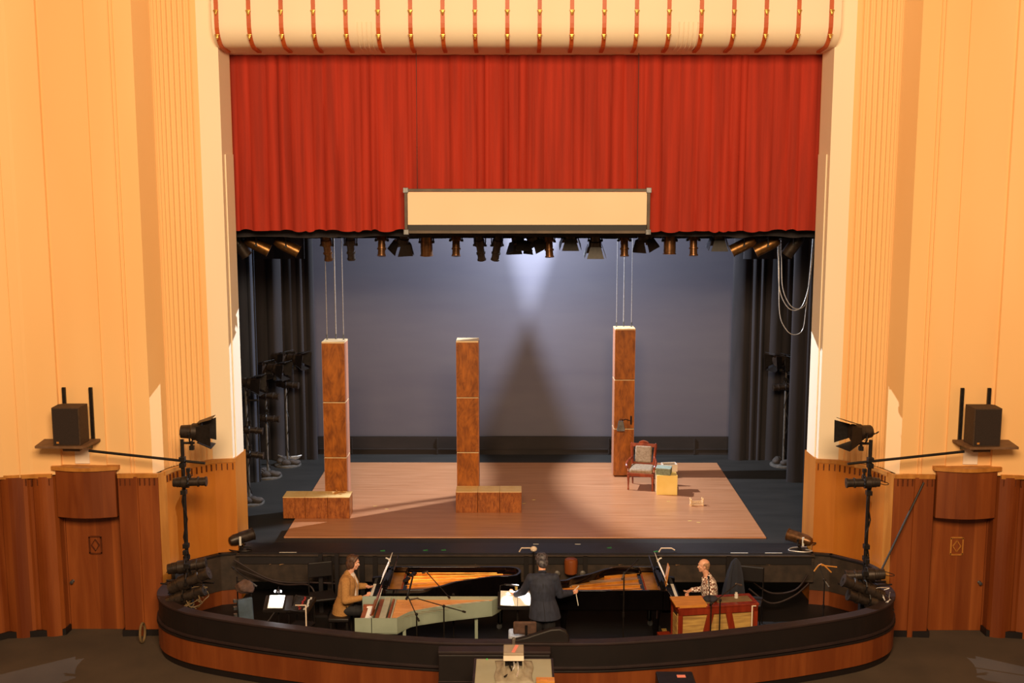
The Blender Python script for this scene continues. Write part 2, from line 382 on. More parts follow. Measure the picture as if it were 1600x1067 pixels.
# plaster side walls + wainscot -------------------------------------------------
def arc_pts(wall=False):
    """concave quarter sweep beside the proscenium, (u, d)"""
    key = [(5.43, 20.06), (5.69, 19.90), (5.93, 19.70), (6.05, 19.54)] if wall else [(5.43, 20.05), (5.67, 19.83), (5.93, 19.57), (6.06, 19.25)]
    return [(p.x, p.y) for p in smooth_path([(a, b, 0) for a, b in key], 7)]
def to_xy(s, pts): return [(sx(s, u), d) for u, d in pts]
OUTER = [(8.6, 18.92), (9.25, 18.45), (10.3, 17.4), (11.6, 15.6), (12.6, 13.0)]
for s in (-1, 1):
    A = arc_pts(); AW = arc_pts(True)
    # flutes: bead rows on the sweep
    fl = []
    for i, (u, d) in enumerate(A):
        fl.append((u, d))
    profile = [(5.07, 20.75), (5.11, 20.12), (5.43, 20.06)]
    B = []
    for i in range(len(AW)-1):
        a, b = Vector(AW[i]), Vector(AW[i+1]); n = (b-a).orthogonal().normalized()
        for k in range(3):
            t = k/3; w = (i*3+k) % 6
            off = (0, .018, .024, .018, 0, -.004)[w] if i > 2 else 0
            B.append(tuple(a.lerp(b, t)+n*off*1.0))
    profile += B[1:] + [AW[-1], (6.065, 19.50), (6.195, 19.09), (6.40, 19.10), (6.95, 19.12), (6.955, 19.09), (7.1, 19.1), (7.7, 19.13), (7.705, 19.07), (8.15, 19.02), (8.2, 19.0)] + OUTER
    m = MB(); m.wall(to_xy(s, profile), 1.645, 13.0, .12*s)
    w = m.build('wall_'+SIDE[s], plaster, smooth=False); structure(w, 'tall cream and orange plaster side wall with fluted sweep', 'wall')
    # pale flat pilaster facing the house, next to the opening
    m = MB(); m.wall(to_xy(s, [(5.065, 20.7), (5.10, 20.10), (5.435, 20.035)]), 1.66, 13.0, .02*s)
    m.build('pilaster', plaster_pale, w)
    m = MB(); m.wall(to_xy(s, [(5.04, 20.66), (5.07, 20.24)]), 1.66, 6.9, .02*s); m.build('reveal_board', plaster_pale, w)
    m = MB()
    for u in (6.5, 6.56, 8.35): m.box((sx(s, u), 19.09 if u < 7 else 18.97, 6), (.012, .03, 11))
    m.build('moulding', plaster, w)

    # wainscot ------------------------------------------------------------
    wn = empty_structure('wainscot_'+SIDE[s], 'dark veneered wall panelling below the plaster', 'wall panelling', (0, 0, 0))
    m = MB(); m.wall(to_xy(s, [(5.03, 20.76), (5.06, 20.08)]), -1.1, 1.66, .05*s)
    m.build('jamb_panel', veneer_light, wn)
    low = [(5.06, 20.08), (5.40, 20.0)] + [(u-.03, d-.05) for u, d in A[1:]]
    m = MB(); m.wall(to_xy(s, low), AUD, 1.62, .06*s); m.build('curved_panel', veneer_light, wn)
    # narrow pale pilaster
    m = MB(); m.wall(to_xy(s, [(6.01, 19.22), (6.10, 19.07)]), AUD, 1.66, .04*s); m.build('narrow_pilaster', veneer_edge, wn)
    # flat reeded panel beside the door
    m = MB(); m.wall(to_xy(s, [(6.10, 19.08), (6.12, 19.05), (6.43, 19.04), (6.435, 19.01), (6.76, 19.02), (6.79, 19.08), (6.79, 19.4)]), AUD, 1.62, .05*s)
    m.build('flat_panel', veneer, wn)
    # convex panels beyond the door
    cv = [(7.80, 19.4), (7.80, 19.1), (7.84, 19.03)]
    for k in range(1, 7):
        t = k/6; cv.append((7.84+.33*t, 19.03-.05*math.sin(t*PI)))
    cv += [(8.19, 19.05), (8.24, 19.05)]
    for k in range(0, 7):
        t = k/6; cv.append((8.26+.42*t, 19.0-.07*math.sin(t*PI)-.04*t))
    cv += [(8.70, 18.98), (8.75, 18.9), (9.3, 18.4), (10.3, 17.3), (11.6, 15.5), (12.6, 12.9)]
    m = MB(); m.wall(to_xy(s, cv), AUD, 1.62, .05*s); m.build('convex_panel', veneer, wn)
    # lintel box over the door, bowed front
    L = [(6.80, 19.3), (6.80, 19.02)] + [(6.80+.99*t/8, 19.02-.10*math.sin(t/8*PI)) for t in range(1, 8)] + [(7.79, 19.02), (7.79, 19.3)]
    m = MB(); m.prism(to_xy(s, L), .93, 1.76); m.build('lintel', veneer_dark, wn, .008)
    m = MB(); Lc = [(6.74, 19.3), (6.74, 19.0)] + [(6.74+1.11*t/8, 19.0-.12*math.sin(t/8*PI)) for t in range(1, 8)] + [(7.85, 19.0), (7.85, 19.3)]
    m.prism(to_xy(s, Lc), 1.74, 1.80); m.build('lintel_cap', veneer_edge, wn)
    # cap with dark inlaid blocks
    m = MB()
    m.wall(to_xy(s, [(a-.01, b-.012) for a, b in low]), 1.60, 1.665, .07*s)
    m.wall(to_xy(s, [(6.10, 19.03), (6.76, 19.0)]), 1.60, 1.665, .07*s)
    m.wall(to_xy(s, [(7.85, 19.0), (8.2, 18.98), (8.7, 18.9), (9.3, 18.38), (10.3, 17.28), (12.5, 12.9)]), 1.60, 1.665, .07*s)
    m.build('cap_rail', veneer_edge, wn)
    m = MB()
    def blocks(pts, n):
        P = [Vector(q) for q in to_xy(s, pts)]
        tot = sum((b-a).length for a, b in zip(P, P[1:]))
        for i in range(n):
            t = tot*(i+.5)/n
            for a, b in zip(P, P[1:]):
                l = (b-a).length
                if t <= l:
                    p = a.lerp(b, t/l); an = math.atan2((b-a).y, (b-a).x); m.box((p.x, p.y, 1.53), (.018, .03, .11), rz3(an)); break
                t -= l
    blocks([(a-.005, b-.006) for a, b in low], 15); blocks([(6.12, 19.045), (6.76, 19.015)], 8); blocks([(7.85, 19.02), (8.2, 19.0), (8.6, 18.95)], 8)
    m.build('inlay_block', inlay, wn)
    # door
    dr = empty_structure('door_'+('1' if s < 0 else '2'), 'veneered house door with inlaid diamond emblem', 'door', (sx(s, 7.295), 19.34, AUD))
    m = MB(); m.box((0, 0, 1.06), (1.0, .05, 2.12)); m.build('door_panel', veneer, dr, .004)
    m = MB()
    for sgn in (-1, 1):
        m.box((sgn*.50, -.03, 1.06), (.03, .05, 2.12))
    m.build('door_frame', veneer_dark, dr)
    em = MB(); ez = 1.50
    for sgn in (-1, 1):
        em.box((sgn*.10, -.035, ez), (.022, .02, .30)); em.box((0, -.035, ez+sgn*.15), (.15, .02, .022))
        em.box((sgn*.09, -.035, ez+.14), (.04, .02, .02), ry3(.78*sgn)); em.box((sgn*.09, -.035, ez-.14), (.04, .02, .02), ry3(-.78*sgn))
    eo = em.build('emblem', inlay if s < 0 else veneer_edge, dr)
    d4 = MB()
    for sgn in (-1, 1):
        for t in (-1, 1): d4.box((sgn*.033, -.037, ez+t*.05), (.014, .018, .12), ry3(sgn*t*.59*-1))
    d4.build('diamond', inlay if s < 0 else veneer_edge, eo)
    m = MB(); m.lathe((-.42*1 if s < 0 else .42, -.03, .86), (0, -1, 0), [(0, .03), (.02, .012), (.04, .012), (.05, .03), (.075, .028), (.08, .0)]); m.build('door_handle', steel, dr, smooth=True)
    # baseboard
    m = MB()
    m.wall(to_xy(s, [(6.09, 19.03), (6.43, 19.02), (6.80, 18.99), (6.82, 19.28)]), AUD, AUD+.11, .05*s)
    m.wall(to_xy(s, [(7.77, 19.28), (7.78, 19.05), (8.2, 18.97), (8.7, 18.9), (9.3, 18.37), (10.3, 17.27), (12.5, 12.9)]), AUD, AUD+.11, .05*s)
    structure(m.build('baseboard_'+SIDE[s], pitblack), 'black baseboard along the panelling', 'baseboard')

# header: rolled cream pelmet with orange ribs -----------------------------------
HP = [(19.75, 13.0), (19.75, 9.02)]
for k in range(0, 9):
    a = k/8*PI/2
    HP.append((19.75+.42*(1-math.cos(a)), 9.0-.36*math.sin(a)))
HP += [(20.5, 8.62), (20.86, 8.60)]
hd = empty_structure('proscenium_header', 'cream rolled header above the stage opening with orange ribs', 'header')
m = MB(); back = [(21.2, 8.60), (21.2, 13.0)]
prof = HP + back
r0 = [m.bm.verts.new((XC-5.10, y, z)) for y, z in prof]; r1 = [m.bm.verts.new((XC+5.10, y, z)) for y, z in prof]
m.loft([r0, r1]); m.build('rolled_front', plaster_pale, hd, smooth=True)
m = MB()
for x0 in (-2.72, 2.50):
    for k in range(6):
        x = XC+x0+k*.075-.02
        m.tube([(x, y-.002, z-.002) for y, z in HP[1:-1]], .012, 6)
m.build('bead', plaster_pale, hd, smooth=True)
NR = 20
for i in range(NR):
    x = -4.865 + i*(5.088+4.865)/(NR-1)
    m = MB(); rings = []
    P2 = HP[:-1]
    for j, (y, z) in enumerate(P2):
        a = Vector(P2[max(j-1, 0)]); b = Vector(P2[min(j+1, len(P2)-1)]); d = (b-a).normalized(); n = Vector((d.y, -d.x)) # outward
        n = Vector((-abs(n.x), -abs(n.y)))
        o1 = Vector((y, z)) + n*.03
        rings.append([m.bm.verts.new((x-.032, y, z)), m.bm.verts.new((x+.032, y, z)), m.bm.verts.new((x+.032, o1.x, o1.y)), m.bm.verts.new((x-.032, o1.x, o1.y))])
    m.loft(rings); r = m.build('rib', rib_red, hd)
    m = MB()
    for (y, z) in ((19.70, 9.16), (19.735, 8.78)):
        for k in range(4): m.sphere((x, y, z+.035-k*.022), (.045-.010*k, .02, .014), 8, 5)
    m.build('gold_leaf', gold, r, smooth=True)

# stage house ---------------------------------------------------------------------
m = MB(); m.box((XC, 29.6, 6), (20, .2, 12.4)); structure(m.build('wall_back', blackcloth), 'black back wall of the stage house', 'wall')
for s in (-1, 1):
    m = MB(); m.box((XC+s*9.6, 25.2, 6), (.2, 9, 12.4)); structure(m.build('wing_wall', blackcloth), 'black wall of the stage wing', 'wall')
    m = MB(); m.box((XC+s*7.6, 20.95, 6.4), (4.6, .15, 13)); structure(m.build('proscenium_wall', blackcloth), 'back of the proscenium wall', 'wall')
m = MB(); m.box((XC, 25.2, 12.3), (19.4, 9, .2)); structure(m.build('ceiling', blackcloth), 'dark ceiling of the stage house', 'ceiling')

# pit rail --------------------------------------------------------------------------
RAIL = [(0, 16.49), (.9, 16.49), (1.52, 16.55), (2.6, 16.75), (3.8, 17.08), (4.4, 17.28), (4.9, 17.47), (5.35, 17.68), (5.72, 17.96), (5.93, 18.24), (6.06, 18.6), (6.06, 18.95), (5.99, 19.2)]
half = [(p.x, p.y) for p in smooth_path([(a, b, 0) for a, b in RAIL], 4)]
# section of the rail in front; each piece is one continuous lap around the pit
def lap(z0, z1, out0, out1, lo=0):
    """band between two outward offsets of the rail line"""
    path = [(sx(-1, u), d) for u, d in reversed(half)] + [(sx(1, u), d) for u, d in half[1:]]
    a = offset(path, -out0); b = offset(path, -out1)   # positive = outward (towards the house)
    m = MB(); rings = []
    for p, q in zip(a, b):
        rings.append([m.bm.verts.new((p[0], p[1], z0)), m.bm.verts.new((q[0], q[1], z0)), m.bm.verts.new((q[0], q[1], z1)), m.bm.verts.new((p[0], p[1], z1))])
    m.loft(rings); return m
rail = empty_structure('pit_rail', 'curved veneered rail with black top around the orchestra pit', 'pit rail')
lap(-.235, -.2, .0, -.18).build('rail_top', railtop, rail, .006)
lap(-.56, -.235, -.02, -.06).build('black_band', pitblack, rail)
m = lap(-.60, -.56, .012, -.06); m.build('rail_moulding', railtop, rail, .004)
m = lap(-.645, -.615, .02, -.06); m.build('rail_moulding', pitblack, rail, .004)
lap(-1.03, -.62, .0, -.1).build('veneer_band', veneer_dark, rail)
lap(AUD, -1.03, -.03, -.1).build('kick_board', pitblack, rail)
lap(PIT, -.235, -.12, -.17).build('inner_lining', pitblack, rail)
# inner back parts of the ring, along the curved wall
for s in (-1, 1):
    inner = [(5.02, 20.04), (5.38, 19.95)] + [(u-.08, d-.09) for u, d in arc_pts()[1:]] + [(5.94, 19.05)]
    ss = to_xy(s, inner)
    m = MB(); m.wall(ss, -.68, -.03, -.05*s); m.build('inner_band', apron_m, rail)
    m = MB(); m.wall(ss, -.03, 0, -.09*s); m.build('inner_ledge', pitblack, rail)
    m = MB(); m.wall([(x, y) for x, y in ss], PIT, -.68, -.03*s); m.build('inner_veneer', veneer_dark, rail)
# stepped box in the middle of the rail
m = MB(); m.box((XC-.72+.25, 16.26, -.62), (1.6, .34, .82)); m.build('step_box', pitblack, rail, .01)
m = MB(); m.box((XC-.72+.25, 16.25, -.2), (1.62, .2, .035)); m.build('step_top', railtop, rail, .006)
m = MB(); m.box((XC-.72+.25, 16.245, -.67), (1.62, .36, .05)); m.box((XC-.72+.25, 16.25, -.61), (1.61, .35, .02)); m.build('step_moulding', railtop, rail, .004)
m = MB(); m.box((XC-.72+.25, 16.25, -.91), (1.6, .35, .42)); m.build('step_veneer', veneer_dark, rail)

# ================================================================== THE STAGE
def drape(name, x0, x1, y, z0, z1, mat_, seed, pw=.2, amp=.06, rows=10, hem=.02, flare=.6, step=.02, along=None, th=.02):
    """hanging cloth with uneven pleats; along: unit direction in plan"""
    rnd = random.Random(seed); ax = Vector(along) if along else Vector((1, 0)); nx = Vector((-ax.y, ax.x))
    n = max(2, int(abs(x1-x0)/step)); edges = [0]; tot = abs(x1-x0)
    while edges[-1] < tot: edges.append(edges[-1] + pw*rnd.uniform(.5, 1.5))
    ampk = [rnd.uniform(.4, 1.0) for _ in edges]; hk = [rnd.uniform(-1, 1) for _ in edges]; tops = [rnd.uniform(.15, .7) for _ in edges]
    m = MB(); g = []
    for i in range(n+1):
        t = tot*i/n; k = max(j for j in range(len(edges)) if edges[j] <= t); k = min(k, len(edges)-2)
        f = (t-edges[k])/(edges[k+1]-edges[k]); w = math.sin(f*PI)**.7
        colv = []
        for j in range(rows+1):
            v = j/rows; a = amp*ampk[k]*(1-(1-v)*(flare if tops[k] < .5 else flare*.5))
            off = -w*a + .012*math.sin(t*9+v*2)
            z = z1+(z0-z1)*v
            if j == rows: z += hem*hk[k]*w
            base = Vector((x0, y)) + ax*t + nx*off
            colv.append((base.x, base.y, z))
        g.append(colv)
    F = [[m.bm.verts.new(p) for p in c] for c in g]; Bk = [[m.bm.verts.new((p[0]+nx.x*th, p[1]+nx.y*th, p[2])) for p in c] for c in g]
    for i in range(n):
        for j in range(rows):
            m._f([F[i][j], F[i][j+1], F[i+1][j+1], F[i+1][j]]); m._f([Bk[i][j], Bk[i+1][j], Bk[i+1][j+1], Bk[i][j+1]])
        m._f([F[i][rows], Bk[i][rows], Bk[i+1][rows], F[i+1][rows]]); m._f([F[i][0], F[i+1][0], Bk[i+1][0], Bk[i][0]])
    for i in (0, n):
        for j in range(rows): m._f([F[i][j], Bk[i][j], Bk[i][j+1], F[i][j+1]])
    return m.build(name, mat_, smooth=True, angle=1.2)

tag(drape('valance_curtain', XC-5.24, XC+5.24, 20.98, 5.57, 8.75, velvet, 11, .21, .085, 12, .035), 'pleated red velvet valance curtain across the stage opening', 'curtain')
tag(drape('black_border', XC-7.5, XC+7.5, 21.35, 5.44, 8.75, blackcloth, 5, .5, .05, 4, .02, step=.06), 'black border cloth hanging just behind the red valance', 'curtain')
tag(drape('black_border', XC-8, XC+8, 22.32, 5.35, 8.75, blackcloth, 9, .5, .05, 4, .01, step=.06), 'black border cloth hanging behind the row of stage lamps', 'curtain')
for yb, l in ((21.33, 'pipe holding the border cloth just behind the red valance'), (22.30, 'pipe holding the border cloth behind the stage lamps')):
    t = thing('curtain_pipe', l, 'pipe', (XC, yb, 8.76)); m = MB(); m.cyl((-8, 0, 0), (8, 0, 0), .03); m.build('tube', ironblack, t)
    for x in (-7.4, -1.2, 1.3, 7.4):
        m = MB(); m.cyl((x, 0, 0), (x, 0, 3.42), .006); m.build('hanging_wire', ironblack, t)
for s, nm in ((-1, 'on the harpsichord side'), (1, 'on the organ side')):
    x0 = XC + s*4.75; 
    tag(drape('wing_curtain', *(sorted([XC+s*4.72, XC+s*8.2])), 26.55, 0, 6.6, blackcloth, 21+s, .28, .12, 8, 0, .2), 'black pleated wing curtain beside the backcloth '+nm, 'curtain')
    tag(drape('short_border', *(sorted([XC+s*4.62, XC+s*8.2])), 24.9, 4.75, 12.15, blackcloth, 31+s, .5, .05, 4, .0, .2), 'short black masking cloth above the wings '+nm, 'curtain')
    tag(drape('wing_curtain', *(sorted([XC+s*5.62, XC+s*8.4])), 24.6, 0, 6.9, bluecloth if s < 0 else blackcloth, 41+s, .26, .11, 8, 0, .2), 'dark wing curtain nearer the opening '+nm, 'curtain')

# backcloth and ground row
m = MB(); m.box((XC, 27.1, 3.75), (10.6, .03, 7.5)); tag(m.build('backcloth', scrim), 'plain grey backcloth closing the stage', 'backdrop')
m = MB(); m.box((XC, 27.0, .215), (10.6, .06, .43))
for k in range(5): m.box((XC-4+2*k, 26.96, .2), (.03, .03, .38))
m.box((XC, 26.96, .13), (10.4, .02, .02))
tag(m.build('ground_row', ground_row), 'low black ground row in front of the grey backcloth', 'masking')
m = MB(); m.box((XC, 23.45, .012), (8.78, 5.38, .024)); tag(m.build('floor_mat', oak_mat, bevel=.004), 'wood-grain dance floor laid over the black stage', 'floor covering')

# projection screen in front of the valance
t = thing('surtitle_screen', 'wide cream surtitle screen in a dark frame before the red valance', 'screen', (.185, 20.62, 5.93))
W2, H2 = 4.20, .72
m = MB(); m.box((0, 0, .045), (W2-.06, .012, H2-.15)); m.build('screen_cloth', screen_m, t)
m = MB(); m.box((0, -.004, -.30), (W2-.06, .014, .13)); m.build('lower_band', pitblack, t)
m = MB()
m.box((0, 0, H2/2), (W2, .06, .05)); m.box((0, 0, -H2/2), (W2, .06, .05))
for s in (-1, 1): m.box((s*W2/2, 0, 0), (.05, .06, H2+.05))
m.build('frame', screenframe, t, .004)
for s in (-1, 1):
    for h in (-1, 1):
        m = MB(); m.box((s*W2/2, -.02, h*H2/2), (.09, .05, .09)); m.build('corner_bracket', steel, t, .006)
    m = MB(); m.cyl((s*1.9, .02, .36), (s*1.9, .1, 2.75), .005); m.build('hanging_wire', ironblack, t)

# the three columns ---------------------------------------------------------------
CW = .425
def column(x, y, zb, hs, rz, label, wires):
    t = thing('wooden_column', label, 'column', (x, y, 0), rz)
    z = zb
    for h in hs:
        m = MB(); m.use(burl_m); m.box((0, 0, z+h/2), (CW, CW, h-.02)); b = m.build('block', burl_m, t, .004)
        m = MB(); m.box((0, 0, z+h-.006), (CW+.004, CW+.004, .012)); m.build('pale_edge', cream_edge, b)
        # side skins: lamp light on these faces painted as a paler, pinkish tone
        for s in (-1, 1):
            m = MB(); m.box((s*(CW/2+.003), 0, z+h/2), (.006, CW-.012, h-.03)); m.build('lit_side', sidelit, b)
        z += h
    m = MB(); m.box((0, 0, z+.008), (CW+.006, CW+.006, .016)); m.build('top_panel', cream_edge, t)
    if wires:
        for k, (wx, wy) in enumerate(((-.16, .08), (0, .16), (.16, .08))):
            m = MB(); m.cyl((wx, wy, z+.09), (wx*1.0, wy, 12.2), .007 if k != 1 else .010, seg=8); w = m.build('hanging_wire', wire_m, t)
            m = MB(); m.lathe((wx, wy, z+.012), (0, 0, 1), [(0, .02), (.015, .02), (.02, .009), (.05, .009), (.055, .016), (.10, .016), (.105, .006), (.12, .006)], 8); m.build('turnbuckle', steel, w, smooth=True)
    return t
column(-3.50, 22.53, .03, (1.08, 1.09, 1.16), -.02, 'hanging wooden column standing behind the cubes at the harpsichord side', True)
column(-.955, 22.91, .03, (1.09, 1.10, 1.10), 0, 'free-standing wooden column without wires at mid stage', False)
column(2.31, 25.12, .05, (1.04, 1.07, 1.09), .02, 'hanging wooden column beside the carved armchair', True)
# cubes
def cube(x, y, rz, label, grp):
    t = thing('wooden_cube', label, 'cube', (x, y, .024), rz, grp)
    m = MB(); m.box((0, 0, .205), (.42, .42, .41)); m.build('body', burl_cube, t, .005)
    m = MB(); m.box((0, 0, .416), (.424, .424, .012)); m.build('top', cubetop_lit, t, .002)
G1, G2 = 'wooden cubes at the harpsichord side', 'wooden cubes at mid stage'
for i, (x, l) in enumerate(((-4.25, 'low wooden cube at the outer end of its row, beyond the hanging column'), (-3.823, 'middle wooden cube of the row before the hanging column'), (-3.397, 'wooden cube before the hanging column with carved scraps lying on top'))):
    cube(x, 22.085, 0, l, G1)
for i, (x, l) in enumerate(((-.965, 'wooden cube directly before the free-standing column'), (-.538, 'middle wooden cube of the mid-stage row'), (-.11, 'wooden cube at the open end of the mid-stage row'))):
    cube(x, 22.47, 0, l, G2)
# carved scraps on the cube
t = thing('carved_figure', 'small carved wooden figure lying on the end cube', 'prop', (-3.42, 22.10, .446))
m = MB()
for a, b, r in (((-.1, 0, .02), (.08, .03, .04), .016), ((-.06, -.05, .02), (.0, .06, .02), .012), ((.02, .03, .03), (.1, -.04, .05), .014), ((-.02, .0, .03), (-.06, .05, .07), .012), ((.05, .05, .02), (.13, .06, .02), .012)): m.cyl(a, b, r, r*.7, 7)
m.build('limb', veneer_edge, t)
m = MB(); m.sphere((-.11, .0, .03), (.028, .022, .025), 8, 6); m.build('head', paleprop, t)
# clamped metronome-shaped lantern on column
t = thing('small_lantern', 'small metal lantern clamped to the front of the far column', 'lantern', (2.24, 24.82, 1.08))
m = MB(); pts0 = [(-.075, -.05), (.075, -.05), (.075, .05), (-.075, .05)]
r0 = [m.bm.verts.new((x, y, 0)) for x, y in pts0]; r1 = [m.bm.verts.new((x*.55, y*.6, .19)) for x, y in pts0]; m.loft([r0, r1]); m.build('glass_body', greyiron, t)
m = MB()
for x in (-1, 1):
    for y in (-1, 1): m.cyl((x*.076, y*.051, 0), (x*.043, y*.032, .195), .007, seg=6)
m.box((0, 0, 0), (.165, .115, .012)); m.box((0, 0, .195), (.1, .075, .014)); m.build('frame', steel, t)
m = MB(); m.tube([(-.03, 0, .2), (-.02, 0, .245), (.02, 0, .245), (.03, 0, .2)], .005, 6); m.build('handle', ironblack, t)
m = MB(); m.box((.06, .055, .02), (.03, .08, .03)); m.build('hook', ironblack, t)
m = MB(); m.tube([(.02, 0, .22), (.1, .02, .24), (.2, .05, .2), (.23, .06, .3)], .008, 6); m.cyl((.22, .05, .12), (.22, .05, .3), .018, seg=8); m.build('clamp_arm', ironblack, t)

# carved armchair --------------------------------------------------------------------
t = thing('carved_armchair', 'old carved wooden armchair with buff upholstery on stage', 'chair', (2.62, 24.06, .024), -.22)
m = MB()
hw, hd_ = .25, .22
for s in (-1, 1):
    q = MB(); q.lathe((s*hw, -hd_, 0), (0, 0, 1), [(0, .012), (.02, .02), (.045, .014), (.07, .013), (.2, .022), (.29, .028), (.31, .02), (.33, .03), (.36, .03)], 10); lg = q.build('front_leg', chairwood, t, smooth=True)
    q = MB(); q.lathe((s*hw, -hd_, 0), (0, 1, 0), [(-.008, .02), (.008, .02)], 10); q.build('caster', steel, lg)
    q = MB(); q.tube([(s*(hw-.03), hd_+.08, 0), (s*(hw-.03), hd_+.02, .2), (s*(hw-.03), hd_, .36)], [.014, .02, .024], 8); q.build('back_leg', chairwood, t, smooth=True)
    q = MB(); q.tube([(s*(hw-.035), hd_, .36), (s*(hw-.02), hd_+.02, .55), (s*hw, hd_+.07, .80), (s*(hw+.005), hd_+.08, .87)], [.03, .028, .03, .022], 8); q.sphere((s*(hw+.005), hd_+.08, .875), (.018, .018, .022), 8, 6); q.build('back_post', chairwood, t, smooth=True)
    q = MB(); q.tube(smooth_path([(s*(hw-.02), hd_+.03, .60), (s*(hw+.03), .08, .565), (s*(hw+.05), -.10, .545), (s*(hw+.04), -.19, .50), (s*(hw+.03), -.15, .455), (s*(hw+.01), -.17, .38)], 4), .026, 8); q.build('arm', chairwood, t, smooth=True)
q = MB(); q.box((0, -hd_, .335), (2*hw, .05, .075)); q.box((-hw, 0, .335), (.045, 2*hd_, .07)); q.box((hw, 0, .335), (.045, 2*hd_, .07)); q.box((0, hd_, .335), (2*hw-.06, .04, .07)); q.build('seat_rail', chairwood, t, .01)
q = MB(); q.box((0, -.01, .405), (2*hw-.02, 2*hd_+.02, .11)); q.build('seat_cushion', upholstery, t, .04, True)
q = MB(); q.box((0, hd_+.045, .66), (.35, .06, .36), rx3(-.15)); q.build('back_cushion', upholstery, t, .03, True)
q = MB(); q.box((0, hd_+.035, .47), (.46, .035, .05), rx3(-.15)); q.build('back_rail', chairwood, t, .006)
q = MB(); q.box((0, hd_+.075, .845), (.52, .04, .075), rx3(-.15))
pts = [(-.13, -.03), (-.10, .045), (-.05, .07), (0, .08), (.05, .07), (.10, .045), (.13, -.03)]
r0 = [q.bm.verts.new((x, hd_+.075, .865+z)) for x, z in pts]; r1 = [q.bm.verts.new((x, hd_+.11, .865+z)) for x, z in pts]; q.loft([r0, r1])
q.build('crest_rail', chairwood, t, .008)

# yellow box and boxes on it
t = thing('yellow_pedestal', 'bright yellow box pedestal beside the carved armchair', 'pedestal', (3.09, 23.72, .024), -.02)
m = MB(); m.box((0, 0, .205), (.42, .40, .41)); m.build('body', yellowbox, t, .004)
m = MB(); m.box((-.214, 0, .205), (.006, .34, .38)); m.build('side_face', cream_edge, t)
t = thing('patterned_box', 'small grey-green patterned box on top of the yellow pedestal', 'box', (3.03, 23.66, .434), -.25)
m = MB(); m.box((0, 0, .065), (.30, .26, .13)); m.build('body', greenbox, t, .004)
m = MB(); m.box((0, 0, .136), (.31, .27, .014)); m.build('lid', plain('greenlid', 'A8B0A0', '8C9484', (30, 30, 30), 3, .6), t, .003)
t = thing('open_box', 'open pale box with dark lining behind the patterned box', 'box', (3.17, 23.9, .434), .12)
m = MB()
for c, d in (((0, 0, .01), (.3, .2, .02)), ((-.145, 0, .08), (.012, .2, .15)), ((.145, 0, .08), (.012, .2, .15)), ((0, -.095, .08), (.3, .012, .15)), ((0, .095, .08), (.3, .012, .15))): m.box(c, d)
m.build('shell', whitebox, t)
m = MB(); m.box((0, 0, .12), (.27, .17, .01)); m.build('lining', pitblack, t)
# little toy bed
t = thing('toy_cradle', 'tiny pale wooden cradle standing on the stage floor', 'prop', (3.58, 22.78, .024), .12)
for s in (-1, 1):
    m = MB()
    for y in (-.04, .04): m.lathe((s*.12, y, 0), (0, 0, 1), [(0, .014), (.05, .01), (.11, .013), (.13, .017), (.155, .006)], 8)
    m.box((s*.12, 0, .06), (.014, .08, .05)); m.build('end_post', paleprop, t)
m = MB()
for y in (-.045, .045):
    m.box((0, y, .02), (.24, .01, .012)); m.box((0, y, .075), (.24, .01, .012))
    for k in range(5): m.cyl((-.08+.04*k, y, .02), (-.08+.04*k, y, .075), .004, seg=5)
m.build('rail', paleprop, t)
# tape marks
for k, (x, y, a) in enumerate(((3.30, 21.75, .2), (3.45, 21.65, -.4), (3.06, 23.05, 0), (2.50, 24.95, .3), (-.55, 23.2, .1), (.35, 23.15, .2), (-.5, 22.86, 0), (.15, 22.9, .4), (-2.8, 22.7, .1), (-2.55, 22.5, -.2))):
    m = MB(); m.box((0, 0, .002), (.07, .018, .003)); o = m.build('tape_mark', tape_y, loc=(x, y, .024)); o.rotation_euler.z = a
    tag(o, 'small pale tape mark stuck on the wood-grain stage floor', 'tape', 'tape marks on the wood-grain floor')
for k, (x, y, mt) in enumerate(((-2.35, 20.02, tape_g), (-1.6, 20.05, tape_g), (-1.28, 20.06, tape_g), (1.65, 20.2, tape_g), (2.45, 20.0, tape_g))):
    m = MB(); m.box((0, 0, .0), (.08, .03, .004)); m.box((.02, .02, .0), (.03, .05, .004)); o = m.build('tape_arrow', mt, loc=(x, y, .013))
    tag(o, 'little green tape arrow on the black front strip of the stage', 'tape', 'green tape arrows along the stage edge')
for k, x in enumerate((3.9, 4.5, .35, -4.0, 1.1)):
    m = MB(); m.box((0, 0, 0), (.3 if x > 3 or x < -3 else .1, .02, .004)); o = m.build('tape_strip', tape_w, loc=(x, 19.93 if abs(x) > 3 else 20.4, .0125))
    tag(o, 'short white tape strip near the front edge of the stage', 'tape', 'white tape strips along the stage edge')

